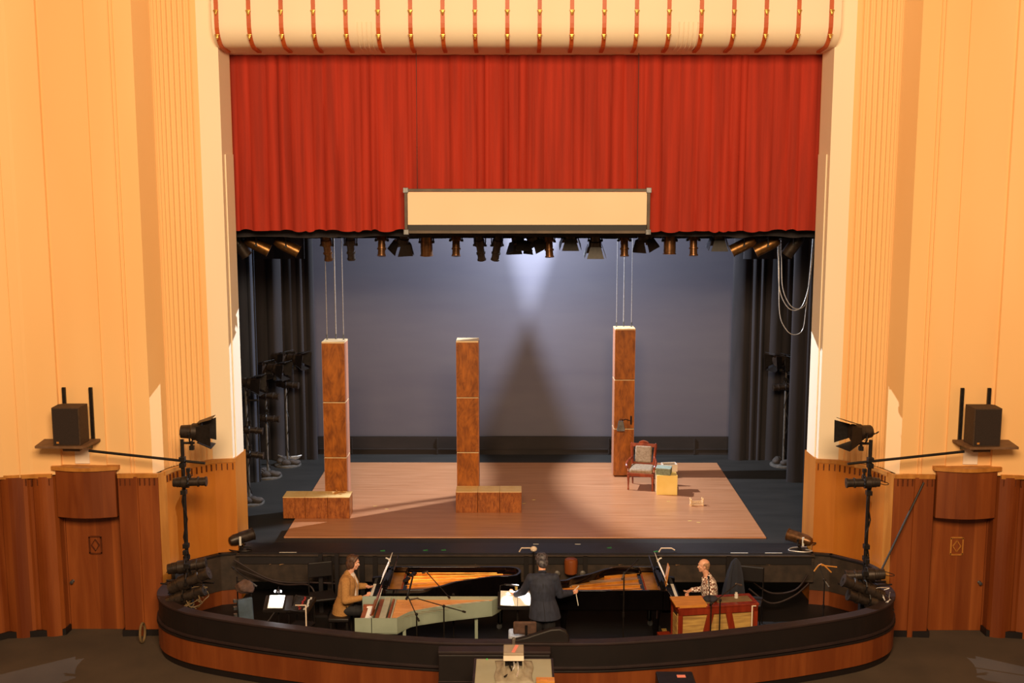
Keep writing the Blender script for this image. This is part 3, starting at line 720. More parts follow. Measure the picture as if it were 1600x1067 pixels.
# ================================================================== STAGE LAMPS
def lamp(kind, pos, dirv, label, group=None, up=(0, 0, 1), mt=None, sc=1.0, yl=.24, side=None):
    """theatre lantern hanging on a yoke; pos = middle of the housing"""
    mt = mt or lampblack
    t = thing({'profile': 'profile_spotlight', 'fresnel': 'fresnel_spotlight', 'par': 'par_can'}[kind], label, 'stage light', pos, 0, group)
    d = Vector(dirv).normalized(); u = Vector(up).normalized()
    sd = d.cross(u); sd = sd.normalized() if sd.length > .05 else Vector((1, 0, 0))
    if kind == 'profile':
        P = [(-.27, .04), (-.26, .075), (-.12, .085), (-.11, .10), (.0, .10), (.01, .072), (.14, .072), (.145, .088), (.17, .088), (.175, .07), (.27, .074), (.275, .085), (.30, .085)]; rl, L, rb = .07, .295, .10
    elif kind == 'par':
        P = [(-.22, .03), (-.2, .07), (-.12, .10), (.0, .105), (.22, .105), (.225, .115), (.235, .115)]; rl, L, rb = .10, .225, .105
    else:
        P = [(-.15, .05), (-.14, .09), (.0, .10), (.02, .12), (.12, .12), (.125, .13), (.14, .13)]; rl, L, rb = .115, .13, .11
    P = [(a*sc, b*sc) for a, b in P]; rl *= sc; L *= sc; rb *= sc
    m = MB(); m.lathe((0, 0, 0), d, P, 14)
    if kind == 'profile':
        for k in range(4): m.lathe(d*(-.10-.03*k)*sc, d, [(-.004, .088*sc), (.004, .088*sc)], 12)
        m.box(tuple(u*.10*sc), (.05*sc, .05*sc, .04*sc))
    m.build('housing', mt, t, smooth=True)
    m = MB(); m.lathe(d*(L-.02*sc), d, [(0, rl), (.015*sc, rl*.9), (.025*sc, rl*.4)], 14); m.build('lens', lens_m, t, smooth=True)
    m = MB()
    for s in (-1, 1):
        m.tube([tuple(sd*s*(rb+.012)), tuple(sd*s*(rb+.02)+u*yl*.6*sc), tuple(sd*s*(rb*.8)+u*yl*sc)], .012*sc, 6)
        m.cyl(tuple(sd*s*(rb-.01)), tuple(sd*s*(rb+.035)), .022*sc, seg=8)
    m.cyl(tuple(sd*(rb*.8)+u*yl*sc), tuple(-sd*(rb*.8)+u*yl*sc), .012*sc, seg=6)
    m.build('yoke', ironblack, t)
    m = MB(); m.cyl(tuple(u*yl*sc), tuple(u*(yl+.07)*sc), .02*sc, seg=8); m.box(tuple(u*(yl+.09)*sc), (.06*sc, .06*sc, .06*sc)); m.build('clamp', ironblack, t)
    if kind == 'fresnel':
        up2 = sd.cross(d).normalized()
        for s in (-1, 1):
            for ax, ot in ((sd, up2), (up2, sd)):
                m = MB(); c = ax*s*.17*sc + d*(L+.07*sc)
                e = d*.15*sc + ax*s*.05*sc; e2 = ot*.13*sc; th = ax.cross(e).normalized()
                n = e.cross(e2).normalized()*.004
                vs = [m.bm.verts.new(c+n*q+e*.7*a+e2*b*(1+.25*a)) for q in (-1, 1) for a, b in ((-1, -1), (1, -1), (1, 1), (-1, 1))]
                for qd in ((0, 1, 2, 3), (7, 6, 5, 4), (0, 4, 5, 1), (1, 5, 6, 2), (2, 6, 7, 3), (3, 7, 4, 0)): m._f([vs[i] for i in qd])
                m.build('barn_door', ironblack, t)
    # power lead
    b = -d*.26*sc if kind == 'profile' else -d*.16*sc
    m = MB(); m.tube(smooth_path([tuple(b*.8), tuple(b*1.25+Vector((.04, .02, -.05))), tuple(b*1.2+Vector((.09, .03, -.02))), tuple(u*yl*.9*sc+Vector((.06, .03, 0)))], 4), .007, 6); m.build('lead', ironblack, t)
    return t

# overhead pipe
PY, PZ = 22.0, 5.62
t = thing('lighting_pipe', 'long black pipe carrying the row of lamps above the stage', 'pipe', (XC, PY, PZ))
m = MB(); m.cyl((-5.6, 0, 0), (5.6, 0, 0), .025); m.build('tube', ironblack, t, smooth=True)
m = MB(); m.box((0, .05, .12), (11, .06, .08)); m.build('cable_tray', ironblack, t)
for x in (-4.5, -1.5, 1.5, 4.5):
    m = MB(); m.cyl((x, 0, 0), (x, 0, 6.56), .005); m.build('hanging_wire', ironblack, t)
PIPE = [  # x, kind, direction, material, drop, label
 (-5.16, 'par', (.5, .2, -.8), lampblack, 5.28, 'black lamp at the very end of the pipe over the harpsichord side'),
 (-4.83, 'par', (.85, .12, -.45), lampgold, 5.28, 'gold-gleaming tilted lamp at the pipe end above the harpsichord side, outer of two'),
 (-4.28, 'par', (.85, .12, -.45), lampgold, 5.26, 'gold-gleaming tilted lamp at the pipe end above the harpsichord side, inner of two'),
 (-3.52, 'profile', (.05, .3, -1), lampbrown, 5.27, 'brown downward spotlight in front of the first column wires'),
 (-3.08, 'profile', (.0, .3, -1), lampblack, 5.28, 'black downward spotlight beside the first column wires'),
 (-2.50, 'profile', (.0, -.25, -1), lampbrown, 5.36, 'brown spotlight with bright lens ring between first wires and surtitle screen'),
 (-2.10, 'fresnel', (-.2, .3, -.9), lampblack, 5.42, 'black barn-door lamp near the corner of the surtitle screen'),
 (-1.67, 'par', (.0, .12, -1), lampbrown, 5.33, 'wide brown can lamp hanging under the end of the surtitle screen'),
 (-1.12, 'profile', (.0, -.25, -1), lampbrown, 5.36, 'brown spotlight with bright ring above the free-standing column'),
 (-.68, 'profile', (.12, .3, -1), lampblack, 5.27, 'black narrow spotlight just inward of the free-standing column'),
 (-.36, 'profile', (-.15, .3, -1), lampblack, 5.27, 'black narrow spotlight tilted towards its neighbour near the middle'),
 (.02, 'fresnel', (.1, -.2, -.9), lampblack, 5.43, 'black barn-door lamp at the middle of the overhead pipe'),
 (.28, 'fresnel', (.3, .2, -.9), lampblack, 5.46, 'second black barn-door lamp just past the middle of the pipe'),
 (.60, 'profile', (.05, -.2, -1), lampbrown, 5.34, 'brown spotlight with bright ring above the conductor'),
 (1.00, 'fresnel', (.0, .3, -.9), lampblack, 5.52, 'short black lamp tucked high beyond the conductor'),
 (1.46, 'fresnel', (.0, .2, -1), lampblack, 5.36, 'square black lamp with shutters before the far column wires'),
 (2.00, 'profile', (.0, -.2, -1), lampbrown, 5.36, 'brown spotlight overlapping the wires of the far column'),
 (2.35, 'fresnel', (.2, .2, -.9), lampblack, 5.48, 'short black lamp just past the far column wires'),
 (2.84, 'par', (.0, -.05, -1), lampbrown, 5.36, 'wide brown can lamp beyond the end of the surtitle screen'),
 (3.28, 'profile', (.0, -.2, -1), lampbrown, 5.37, 'brown spotlight with bright ring between far column and wing curtain'),
 (3.75, 'fresnel', (.0, .2, -1), lampblack, 5.50, 'small black lamp close to the organ-side wing curtain'),
 (4.22, 'par', (-.85, .12, -.45), lampgold, 5.28, 'gold-gleaming tilted lamp above the organ side, inner of two'),
 (4.66, 'par', (-.85, .12, -.45), lampgold, 5.27, 'gold-gleaming tilted lamp above the organ side, outer of two'),
 (5.16, 'par', (-.5, .2, -.8), lampblack, 5.30, 'black lamp at the very end of the pipe above the organ side'),
]
for x, k, d, mt, z, l in PIPE:
    lamp(k, (x, PY, z-.03), d, l, 'lamps on the overhead pipe', mt=mt, sc=.98 if k != 'par' else 1.08, yl=min(.32, (PZ-z)-.03) if PZ-z > .15 else .16)

# second pipe upstage, hidden by the border, with the two side spots that cross the stage
t = thing('lighting_pipe', 'upstage black pipe hidden behind the border cloth', 'pipe', (XC, 25.0, 7.95))
m = MB(); m.cyl((-5.4, 0, 0), (5.4, 0, 0), .025); m.cyl((2.9, -.1, .0), (2.9, .7, .0), .022); m.build('tube', ironblack, t, smooth=True)
for x in (-4.2, 0, 4.2):
    m = MB(); m.cyl((x, 0, 0), (x, 0, 4.24), .005); m.build('hanging_wire', ironblack, t)
for s, nm in ((-1, 'harpsichord'), (1, 'organ')):
    Lp = Vector((-2.50, 25.0, 7.5)) if s < 0 else Vector((2.81, 25.55, 7.5)); dv = Vector((-s*.897, -.041, -.44))
    t = lamp('par', tuple(Lp-dv*.27), dv, 'crossing side spot on the upstage pipe at the %s side' % nm, sc=.9, yl=.30)
    if s > 0:   # barn door cutting the beam in front of the columns
        o0 = Lp-dv*.27; P0, P1 = Vector((-4.16, 20.78, 0)), Vector((-2.2, 22.4, 0)); e = (P1-P0)*1.1
        a = Lp+(P0-e*.6-Lp)*.05; b = Lp+(P1+e-Lp)*.05; aw = Vector((.19, -.23, -.10)); n = (b-a).cross(aw).normalized()*.003
        m = MB(); vs = [m.bm.verts.new(v-o0+n*w) for w in (-1, 1) for v in (a, b, b+aw, a+aw)]
        for qd in ((0, 1, 2, 3), (7, 6, 5, 4), (0, 4, 5, 1), (1, 5, 6, 2), (2, 6, 7, 3), (3, 7, 4, 0)): m._f([vs[i] for i in qd])
        m.build('barn_door', ironblack, t)

# lamps on floor stands in the wings
def boom(x, y, h, label, bags=2, base=greyiron):
    t = thing('lamp_stand', label, 'stand', (x, y, 0))
    m = MB(); m.lathe((0, 0, 0), (0, 0, 1), [(0, .30), (.03, .30), (.05, .26), (.055, .05), (.1, .04)], 24); m.build('base', base, t, smooth=True, angle=.4)
    m = MB(); m.cyl((0, 0, .05), (0, 0, h), .025); m.build('pole', greyiron, t, smooth=True)
    m = MB(); m.cyl((-.25, 0, h-.45), (.25, 0, h-.45), .02); m.cyl((-.2, 0, h-.02), (.2, 0, h-.02), .02); m.build('cross_arm', ironblack, t)
    m = MB(); pts = [(0.03, -.03, h-.3)] + [(.05*math.sin(k*1.7)+.03, -.04+.03*math.cos(k*2.1), h-.3-(h-.5)*k/8) for k in range(1, 9)]; m.tube(smooth_path(pts, 3), .01, 6); m.build('lead', ironblack, t)
    return t
sandcloth = plain('sandcloth', '4A423E', '332C2A', (18, 18, 18), 4, .9)
def sandbag(x, y, z, rz, label, g='sandbags on the lamp stand bases'):
    m = MB(); m.sphere((-.1, 0, 0), (.12, .09, .07)); m.sphere((.1, 0, -.01), (.12, .09, .06)); m.sphere((0, 0, .03), (.10, .06, .05))
    o = m.build('sandbag', sandcloth, smooth=True, loc=(x, y, z)); o.rotation_euler = (0, 0, rz); tag(o, label, 'sandbag', g); return o
BO = 'dark lamps on the wing stands'
B = [(-5.16, 26.0, 2.35, 'upstage lamp stand, harpsichord side'), (-5.40, 25.0, 2.3, 'middle lamp stand, harpsichord side'), (-5.36, 23.0, 2.55, 'downstage lamp stand, harpsichord side'),
     (6.02, 26.02, 2.3, 'upstage lamp stand, organ side'), (6.30, 25.2, 2.35, 'downstage lamp stand, organ side')]
for i, (x, y, h, l) in enumerate(B):
    boom(x, y, h, 'grey round-based '+l+' of the wings')
    d = 1 if x < 0 else -1
    short = l.replace('lamp stand', 'stand')
    if i == 2:
        lamp('fresnel', (x+.05*d, y, h-.10), (d, -.1, -.1), 'black barn-door lamp on top of the '+short, BO, up=(0, 0, -1), yl=.14)
        lamp('profile', (x+.06*d, y, h-1.05), (d, 0, -.1), 'black spotlight at half height of the '+short, BO, up=(0, 0, 1), yl=.1, sc=.85)
        lamp('profile', (x+.06*d, y, h-1.55), (d, 0, -.1), 'black low spotlight of the '+short, BO, up=(0, 0, 1), yl=.1, sc=.85)
    else:
        lamp('fresnel', (x-.14, y-.05, h+.12), (d*.9, -.5, -.1), 'black barn-door lamp on top of the '+short+', outer one', BO, up=(0, 0, -1), yl=.14)
        lamp('fresnel', (x+.22, y-.02, h+.10), (d, -.35, -.15), 'black barn-door lamp on top of the '+short+', inner one', BO, up=(0, 0, -1), yl=.14)
        lamp('profile', (x+.05*d, y-.12, h-.48), (d, -.1, -.08), 'black spotlight below the top pair of the '+short, BO, yl=.1, sc=.9)
        if i in (1, 4): lamp('profile', (x+.05*d, y-.12, h-.98), (d, -.1, -.05), 'lowest black spotlight on the '+short, BO, yl=.1, sc=.9)
    sandbag(x+.1, y-.14, .1, .3, 'grey sandbag lying on the base of the '+short); sandbag(x-.12, y+.1, .1, 1.2, 'grey sandbag at the back of the base of the '+short)

# loose dark stuff beside the stands
t = thing('cable_coil', 'grey cable coils lying on the stage by the wing stands', 'cable', (-5.2, 26.5, .02))
m = MB()
for k in range(5): m.tube([(math.cos(a*.5)*(.2+.02*k), math.sin(a*.5)*(.16+.01*k), .02+.018*k) for a in range(13)], .014, 6)
m.build('coil', wire_m, t)

# looping cables above the organ-side wing
for k, (x0, zt, lowz, x1, lb) in enumerate(((5.07, 5.35, 3.90, 5.78, 'pale cable hanging in the upper loop beside the opening'), (5.13, 5.35, 3.93, 5.78, 'pale cable running close inside the upper loop'), (5.09, 5.35, 3.42, 5.74, 'pale cable hanging in the lowest loop beside the opening'))):
    pts = [(x0, 23, 12.2), (x0, 23, 8), (x0, 23, zt), (x0+.02, 23, (zt+lowz)/2+.25), (x0+.06, 23, lowz+.42), (x0+.2, 23, lowz+.1), (x0+.36, 23, lowz), (x0+.52, 23, lowz+.1), (x1-.08, 23, lowz+.5), (x1-.02, 23, (zt+lowz)/2+.4), (x1+.02, 23, zt+.3)]
    m = MB(); m.tube(smooth_path(pts, 6), .009, 6); tag(m.build('cable', wire_m, smooth=True), lb, 'cable', 'pale cable loops')

# small lamps standing at the two ends of the stage edge
for x, l, d in ((-4.86, 'small black footlight on the stage edge at the harpsichord end', (.8, .5, .15)), (5.0, 'small brown footlight on the stage edge at the organ end', (-.8, .5, .15))):
    t = lamp('par', (x, 20.1, .22), d, l, up=(0, 0, -1), yl=.13, mt=lampblack if x < 0 else lampbrown)
    m = MB(); m.box((.02, -.12, -.02), (.035, .02, .16)); m.build('white_tag', tape_w, t)
    m = MB(); m.tube(smooth_path([(.1, 0, -.2), (.2, -.08, -.2), (.05, -.14, -.2), (-.2, -.05, -.2), (-.1, .1, -.2), (.15, .12, -.2)], 5), .01, 6); m.build('floor_cable', wire_m if x > 0 else ironblack, t)

# house booms: upright pipes in the pit with lamps, braced to the wall shelves
for s, nm in ((-1, 'harpsichord'), (1, 'organ')):
    X = sx(s, 5.53); Y = 18.55
    t = thing('lamp_boom', 'tall black upright lamp pipe in the pit corner at the %s side' % nm, 'boom', (X, Y, PIT))
    m = MB(); m.cyl((0, 0, .05), (0, 0, 3.32), .03); m.build('pole', ironblack, t, smooth=True)
    m = MB(); m.lathe((0, 0, 0), (0, 0, 1), [(0, .25), (.06, .25), (.08, .06), (.14, .05)], 20); m.build('base', ironblack, t)
    m = MB(); m.box((0, 0, .55), (.14, .14, 1.0)); m.build('lower_sleeve', pitblack, t, .02)
    m = MB(); m.cyl((0, 0, 3.26), (-s*.2, 0, 3.26), .02); m.build('top_arm', ironblack, t)
    m = MB(); m.cyl((-s*.35, .02, 2.92), (s*1.55, .12, 3.10), .022); m.build('brace_pipe', ironblack, t, smooth=True)
    for z in (3.0, 2.9, 2.45, 1.55, 1.35, 1.1, .8):
        m = MB(); m.box((0, -.02, z), (.09, .1, .07)); m.build('clamp', ironblack, t)
    m = MB(); m.cyl((s*.35, 0, .95), (-s*.45, -.1, .95), .018); m.cyl((s*.45, 0, .9), (-s*.2, -.15, .9), .014); m.build('lower_arm', ironblack, t)
    m = MB(); pts = [(.04, -.03, 2.9-.3*k) if k % 2 else (-.03, -.04, 2.9-.3*k) for k in range(8)]; m.tube(smooth_path(pts, 3), .012, 6); m.build('lead', ironblack, t)
    G = 'dark lamps on the pit-corner pipes'
    i = -s
    lamp('fresnel', (X+i*.16, Y-.02, 2.50), (i*.98, .05 if s < 0 else -.35, -.02), 'black barn-door lamp topping the pit-corner pipe at the %s side' % nm, G, up=(0, 0, -1), yl=.14, sc=1.15)
    lamp('profile', (X+i*.12, Y-.13, 1.70), (i, .02, .03 if s < 0 else -.03), 'black profile spotlight below the brace at the %s side' % nm, G, yl=.12, sc=.95)
    lamp('profile', (X+i*.02, Y-.16, .30 if s < 0 else .17), (i, .1, .14 if s < 0 else -.1), 'uppermost of the low spotlights in the pit corner, %s side' % nm, G, yl=.12, sc=1.1)
    lamp('profile', (X+i*.08, Y-.28, .09 if s < 0 else -.02), (i, .0, .42), 'middle one of the low spotlights in the pit corner, %s side' % nm, G, yl=.12, sc=1.25)
    lamp('profile', (X+i*.03, Y-.32, -.15 if s < 0 else -.21), (i, -.05, .36), 'lowest spotlight in the pit corner at the %s side' % nm, G, yl=.12, sc=1.15)
    rnd = random.Random(5)
    for k in range(3):
        cx, cz = X+i*(.28-.1*k if s < 0 else -.2), (-.1-.12*k)
        pts = [(cx+.13*rnd.uniform(-1, 1), Y-.34+.08*rnd.uniform(-1, 1), cz+.12*rnd.uniform(-1, 1)) for _ in range(12)]
        m = MB(); m.tube(smooth_path(pts, 4), .007, 5); tag(m.build('tangled_lead', cloth_top if s < 0 else wire_m, smooth=True), 'tangled thin lead hanging among the low lamps at the %s side' % nm, 'cable', 'tangled leads at the %s side' % nm)
# taut stay from panelling to pit, organ side
m = MB(); m.tube([(6.72, 18.98, 1.55), (5.95, 18.75, -.05)], .016, 6); tag(m.build('stay_cable', pitblack), 'taut dark stay running from the panelling down to the pit ledge', 'cable')

# wall shelves with loudspeakers
for s, nm in ((-1, 'harpsichord'), (1, 'organ')):
    X = sx(s, 7.38)
    t = thing('speaker_shelf', 'brown wall shelf under the loudspeaker at the %s side' % nm, 'shelf', (X, 18.85, 2.24))
    m = MB(); m.prism([(s*.56, .18), (s*.52, -.32), (-s*.28, -.36), (-s*.36, .2)], -.02, .02); m.build('board', shelfwood, t, .004)
    for u in (.20, -.24):
        m = MB(); m.box((s*u, .20, .42), (.055, .04, .92))
        for k in range(8): m.box((s*u, .178, .1+.11*k), (.02, .006, .03))
        m.build('upright_rail', ironblack, t)
    for u in (.3, -.22):
        m = MB(); r0 = [m.bm.verts.new(p) for p in ((s*u-.015, .18, -.02), (s*u-.015, -.25, -.02), (s*u-.015, .18, -.14))]; r1 = [m.bm.verts.new((p.co.x+.03, p.co.y, p.co.z)) for p in r0]; m.loft([r0, r1]); m.build('bracket', ironblack, t)
    m = MB(); m.box((-s*.01, -.1, -.07), (.28, .16, .07)); m.build('junction_box', shelfwood, t, .01)
    m = MB(); m.box((-s*.03 - .0, .24, -.28), (.24, .02, .26)); m.build('white_plate', whiteplate, t)
    t = thing('loudspeaker', 'dark brown loudspeaker standing on the wall shelf at the %s side' % nm, 'loudspeaker', (X+s*.01, 18.75, 2.262), 0)
    m = MB(); pr = [(-.22, -.19), (.22, -.19), (.24 if s < 0 else .22, .10), (.14 if s > 0 else .24, .16), (-.14 if s < 0 else -.24, .16), (-.22 if s < 0 else -.24, .10)]
    m.prism(pr, 0, .62); m.build('cabinet', speakerbox, t, .006)
    m = MB(); m.box((0, -.196, .31), (.40, .014, .58)); m.build('grille', plain('grille%d' % s, '2C1E18', '221610', (80, 80, 80), 2, .9), t)
    m = MB(); m.box((-.14, -.205, .05), (.04, .005, .03)); m.build('badge', veneer_edge, t)

# ================================================================== THE PIT: INSTRUMENTS
def inset(pts, d):
    """shrink a closed counter-clockwise outline"""
    n = len(pts); out = []
    for i in range(n):
        a, b, c = Vector(pts[i-1]), Vector(pts[i]), Vector(pts[(i+1) % n])
        e1 = (b-a).normalized(); e2 = (c-b).normalized(); n1 = Vector((-e1.y, e1.x)); n2 = Vector((-e2.y, e2.x))
        k = (n1+n2); k = k/max(.3, k.length_squared)*2*d; out.append((b.x+k.x, b.y+k.y))
    return out
def ring_wall(m, outer, inner, z0, z1):
    n = len(outer)
    V = [[m.bm.verts.new((p[0], p[1], z)) for p in L] for L, z in ((outer, z0), (outer, z1), (inner, z1), (inner, z0))]
    for i in range(n):
        j = (i+1) % n
        for a, b in ((0, 1), (1, 2), (2, 3), (3, 0)): m._f([V[a][i], V[a][j], V[b][j], V[b][i]])
def grand_piano(x, y, rz, L, W, label, fold):
    t = thing('grand_piano', label, 'piano', (x, y, PIT), rz)
    ctrl = [(.75, 0), (1.0, .03), (1.22, .16), (1.45, .36), (1.75, W-.62), (2.05-(2.48-L)*.8, W-.50), (L-.12, W-.46), (L-.02, W-.34), (L, W-.2), (L-.06, W-.06), (L-.2, W)]
    cur = [(p.x, p.y) for p in smooth_path([(a, b, 0) for a, b in ctrl], 5)]
    out = [(.32, 0)] + cur + [(.32, W)]
    inn = inset(out, .045)
    m = MB(); ring_wall(m, out, inn, .68, 1.0); m.build('case', pianoblack, t, .004, True, angle=.5)
    m = MB(); m.prism(inset(out, .03), .66, .70); m.build('bottom', pianoblack, t)
    pl = inset(out, .05)
    m = MB(); m.prism(pl, .855, .875); pt = m.build('iron_plate', pianogold, t)
    m = MB()
    for a, b in (((.6, .15), (1.2, .28)), ((.62, .42), (1.75, W-.42)), ((.62, .68), (L-.35, W-.3)), ((.62, W-.28), (L-.3, W-.16)), ((.62, W-.10), (L-.4, W-.10))):
        a3, b3 = Vector((a[0], a[1], .90)), Vector((b[0], b[1], .90)); c = (a3+b3)/2; m.box(c, ((b3-a3).length, .025, .05), rz3(math.atan2(b3.y-a3.y, b3.x-a3.x)))
    m.box((.46, W/2, .90), (.2, W-.14, .03))
    m.build('plate_bar', pianogold, pt, .006)
    m = MB()
    for k in range(5):
        a = Vector((.58, .08+(W-.2)*k/5)); b = Vector((min(L-.3, .9+.35*k+.2), min(W-.12, .14+(W-.2)*(k+.6)/5)))
        dr = (b-a).normalized(); nn = Vector((-dr.y, dr.x))*.075
        q = [a-nn, b-nn*.7, b+nn*.7, a+nn]; m.prism([(p.x, p.y) for p in q], .882, .886)
    m.build('strings', stringmat, t)
    m = MB(); m.box((.62, W/2, .905), (.06, W-.2, .035)); m.build('dampers', pianoblack, t, .004)
    m = MB(); m.box((.555, W/2, .889), (.03, W-.2, .012)); m.box((L-.25, W-.14, .884), (.2, .05, .01), rz3(-.2)); m.build('felt_strip', redfelt, t)
    # keyboard end
    m = MB(); m.box((.17, W/2, .655), (.34, W, .05)); m.box((.012, W/2, .69), (.024, W-.18, .06)); m.build('key_bed', pianoblack, t, .004)
    for yy in (.045, W-.045):
        m = MB(); pr = [(0, .63), (.34, .63), (.34, 1.0), (.26, 1.0), (.16, .84), (0, .82)]
        r0 = [m.bm.verts.new((px, yy-.045, z)) for px, z in pr]; r1 = [m.bm.verts.new((px, yy+.045, z)) for px, z in pr]; m.loft([r0, r1]); m.build('key_arm', pianoblack, t, .006)
    m = MB(); n = 52; kw = (W-.20)/n
    for k in range(n): m.box((.10, .10+kw*(k+.5), .715), (.15, kw*.94, .022))
    m.build('white_keys', ivory, t)
    m = MB()
    for k in range(n-1):
        if k % 7 not in (1, 4): m.box((.125, .10+kw*(k+1), .732), (.095, kw*.55, .014))
    m.build('black_keys', ebony, t)
    m = MB(); m.box((.215, W/2, .79), (.03, W-.18, .16), ry3(.15)); m.box((.30, W/2, .94), (.12, W-.1, .03)); m.build('fallboard', pianoblack, t, .004)
    # music desk
    m = MB(); m.box((.40, W/2, 1.13), (.02, .72, .30), ry3(.42)); m.box((.34, W/2, 1.0), (.10, .74, .016)); m.build('music_desk', pianoblack, t, .004)
    for lx, ly in ((.42, .12), (.42, W-.12), (L-.35, W-.25)):
        m = MB(); m.lathe((lx, ly, .09), (0, 0, 1), [(0, .03), (.03, .045), (.08, .038), (.4, .055), (.5, .075), (.58, .08)], 12); lg = m.build('leg', pianoblack, t, smooth=True)
        m = MB(); m.lathe((lx-.015, ly, .045), (0, 1, 0), [(-.02, .045), (.02, .045)], 12); m.box((lx, ly, .09), (.04, .04, .03)); m.build('caster', steel, lg, smooth=True)
    m = MB()
    for yy in (-.06, .06): m.box((.36, W/2+yy, .4), (.03, .025, .55))
    m.box((.34, W/2, .11), (.14, .26, .05)); m.box((.36, W/2, .66), (.08, .24, .05))
    pd = m.build('pedal_lyre', pianoblack, t, .004)
    for k in (-1, 0, 1):
        m = MB(); m.box((.24, W/2+k*.06, .10), (.12, .022, .012)); m.build('pedal', gold, pd, .003)
    return t
P1 = grand_piano(-2.42, 18.00, 0, 2.50, 1.12, 'lidless black grand piano beside the pianist in a tan jacket', 1)
P2 = grand_piano(2.66, 19.14, PI, 2.25, 1.16, 'black grand piano behind the conductor, near the checked-shirt player', -1)
# sheet music on the pianos (leaning on the desks)
def sheets(name, x, y, z, lean, label, wy=.5, h=.34, flop=True, sgn=1):
    t = thing(name, label, 'sheet music', (x, y, z))
    for k, (dy, dz) in enumerate(((-wy/4, 0), (wy/4, .01))):
        m = MB(); m.box((sgn*h/2*math.sin(lean), dy, h/2*math.cos(lean)+dz), (.006, wy/2-.01, h), ry3(sgn*lean)); m.build('page', paper, t)
    if flop:
        m = MB(); a = Vector((sgn*h*math.sin(lean), 0, h*math.cos(lean)))
        m.tube([a+Vector((0, -.1, -.02)), a+Vector((-sgn*.03, -.1, .03)), a+Vector((-sgn*.07, -.1, .045))], .012, 6); m.build('clip_lamp', tape_w, t)
    return t
sheets('sheet_music', -2.19, 18.50, PIT+1.02, .42, 'tall white pages on the music desk of the lidless piano', .56, .36)
sheets('sheet_music', 2.43, 18.46, PIT+1.02, .42, 'tall white pages on the desk of the piano behind the conductor', .56, .38, sgn=-1)
m = MB(); m.box((2.42, 18.25, PIT+1.17), (.012, .2, .32), ry3(.15))
o = m.build('songbook', orangewood); tag(o, 'orange-brown book leaning by the white pages of the far piano', 'book')
for x, y, a in ((-1.72, 18.88, .25), (-1.80, 18.62, .3)):
    m = MB(); m.box((0, 0, .02), (.16, .07, .04)); o = m.build('black_weight', pitblack, bevel=.01, loc=(x, y, PIT+.925)); o.rotation_euler.z = 1.2
    tag(o, 'black pad lying on the strings of the lidless piano, '+('deeper in' if y > 18.7 else 'nearer the curved side'), 'pad')

# harpsichord -----------------------------------------------------------------------
t = thing('harpsichord', 'grey-green harpsichord with orange soundboard in the pit', 'harpsichord', (-2.43, 17.02, PIT))
Lh, Wh = 2.19, .92
ctrl = [(.63, 0), (.76, .20), (.88, .31), (1.28, .48), (1.7, .61), (2.05, .72)]
cur = [(p.x, p.y) for p in smooth_path([(a, b, 0) for a, b in ctrl], 4)]
out = [(.0, 0)] + cur + [(Lh, Wh)] + [(0, Wh)]
body = [(.24, 0)] + cur + [(Lh, Wh), (.24, Wh)]
inn = inset(body, .014)
m = MB(); ring_wall(m, body, inn, .68, .92)
m.box((.12, .007, .80), (.26, .014, .24)); m.box((.12, Wh-.007, .80), (.26, .014, .24)); m.build('case', sagegreen, t)
m = MB(); m.prism([(0, .0), *cur, (Lh-.01, Wh), (0, Wh)], .67, .685); m.build('bottom', sagegreen, t)
m = MB(); m.prism(inset([(.50, 0.02)] + cur[1:] + [(Lh, Wh-.005), (.50, Wh-.005)], .012), .86, .868); m.build('soundboard', orangeboard, t)
m = MB(); m.box((.40, Wh/2, .885), (.10, Wh-.04, .05)); m.build('jack_rail', jackgrey, t, .006)
m = MB(); m.box((.31, Wh/2, .87), (.06, Wh-.04, .02)); m.box((.49, Wh/2, .872), (.035, Wh-.04, .025)); m.build('pin_block', brownkeys, t)
m = MB(); m.box((.53, Wh/2, .885), (.02, Wh-.06, .02)); m.tube(smooth_path([(.62, .12, .876), (.9, .42, .876), (1.3, .62, .876), (2.0, .85, .876)], 5), .009, 6); m.build('bridge', jackgrey, t)
m = MB()
for k in range(16): m.tube([(.54, .08+.05*k, .895), (min(Lh-.06, .72+.095*k), .12+.048*k, .887)], .0018, 4)
m.build('strings', stringmat, t)
m = MB(); m.box((.225, Wh/2, .80), (.012, Wh-.04, .15)); m.build('name_board', jackgrey, t)
for q in range(2):
    m = MB()
    for k in range(30): m.box((.065+.085*q, .085+.0255*k, .735+.045*q), (.10, .0235, .02))
    m.build('keys', brownkeys if q == 0 else ivory, t)
m = MB(); m.box((.10, .055, .75), (.18, .05, .1)); m.box((.10, Wh-.055, .75), (.18, .05, .1)); m.build('key_cheek', brownkeys, t)
m = MB(); m.box((.27, Wh*.47, 1.04), (.014, .62, .28), ry3(.38)); m.box((.235, Wh*.47, .925), (.06, .64, .014)); m.build('music_desk', veneer_dark, t)
for lx, ly in ((.08, .08), (.08, Wh-.08), (.72, .2), (1.80, .78)):
    m = MB(); m.box((lx, ly, .34), (.05, .05, .68)); m.build('leg', sagegreen, t, .004)
m = MB(); m.box((1.26, .49, .16), (1.25, .03, .06), rz3(math.atan2(.58, 1.08))); m.box((.4, .14, .16), (.7, .03, .06), rz3(.18)); m.box((.08, Wh/2, .16), (.03, Wh-.16, .06)); m.build('stretcher', sagegreen, t)
sheets('sheet_music', -2.17, 17.50, PIT+.94, .38, 'small white pages on the harpsichord music desk', .34, .22, False)
m = MB(); m.box((0, 0, .01), (.12, .08, .02)); tag(m.build('white_cup', ivory, bevel=.004, loc=(-2.30, 17.86, PIT+.765)), 'small white block on the harpsichord key cheek', 'small item')

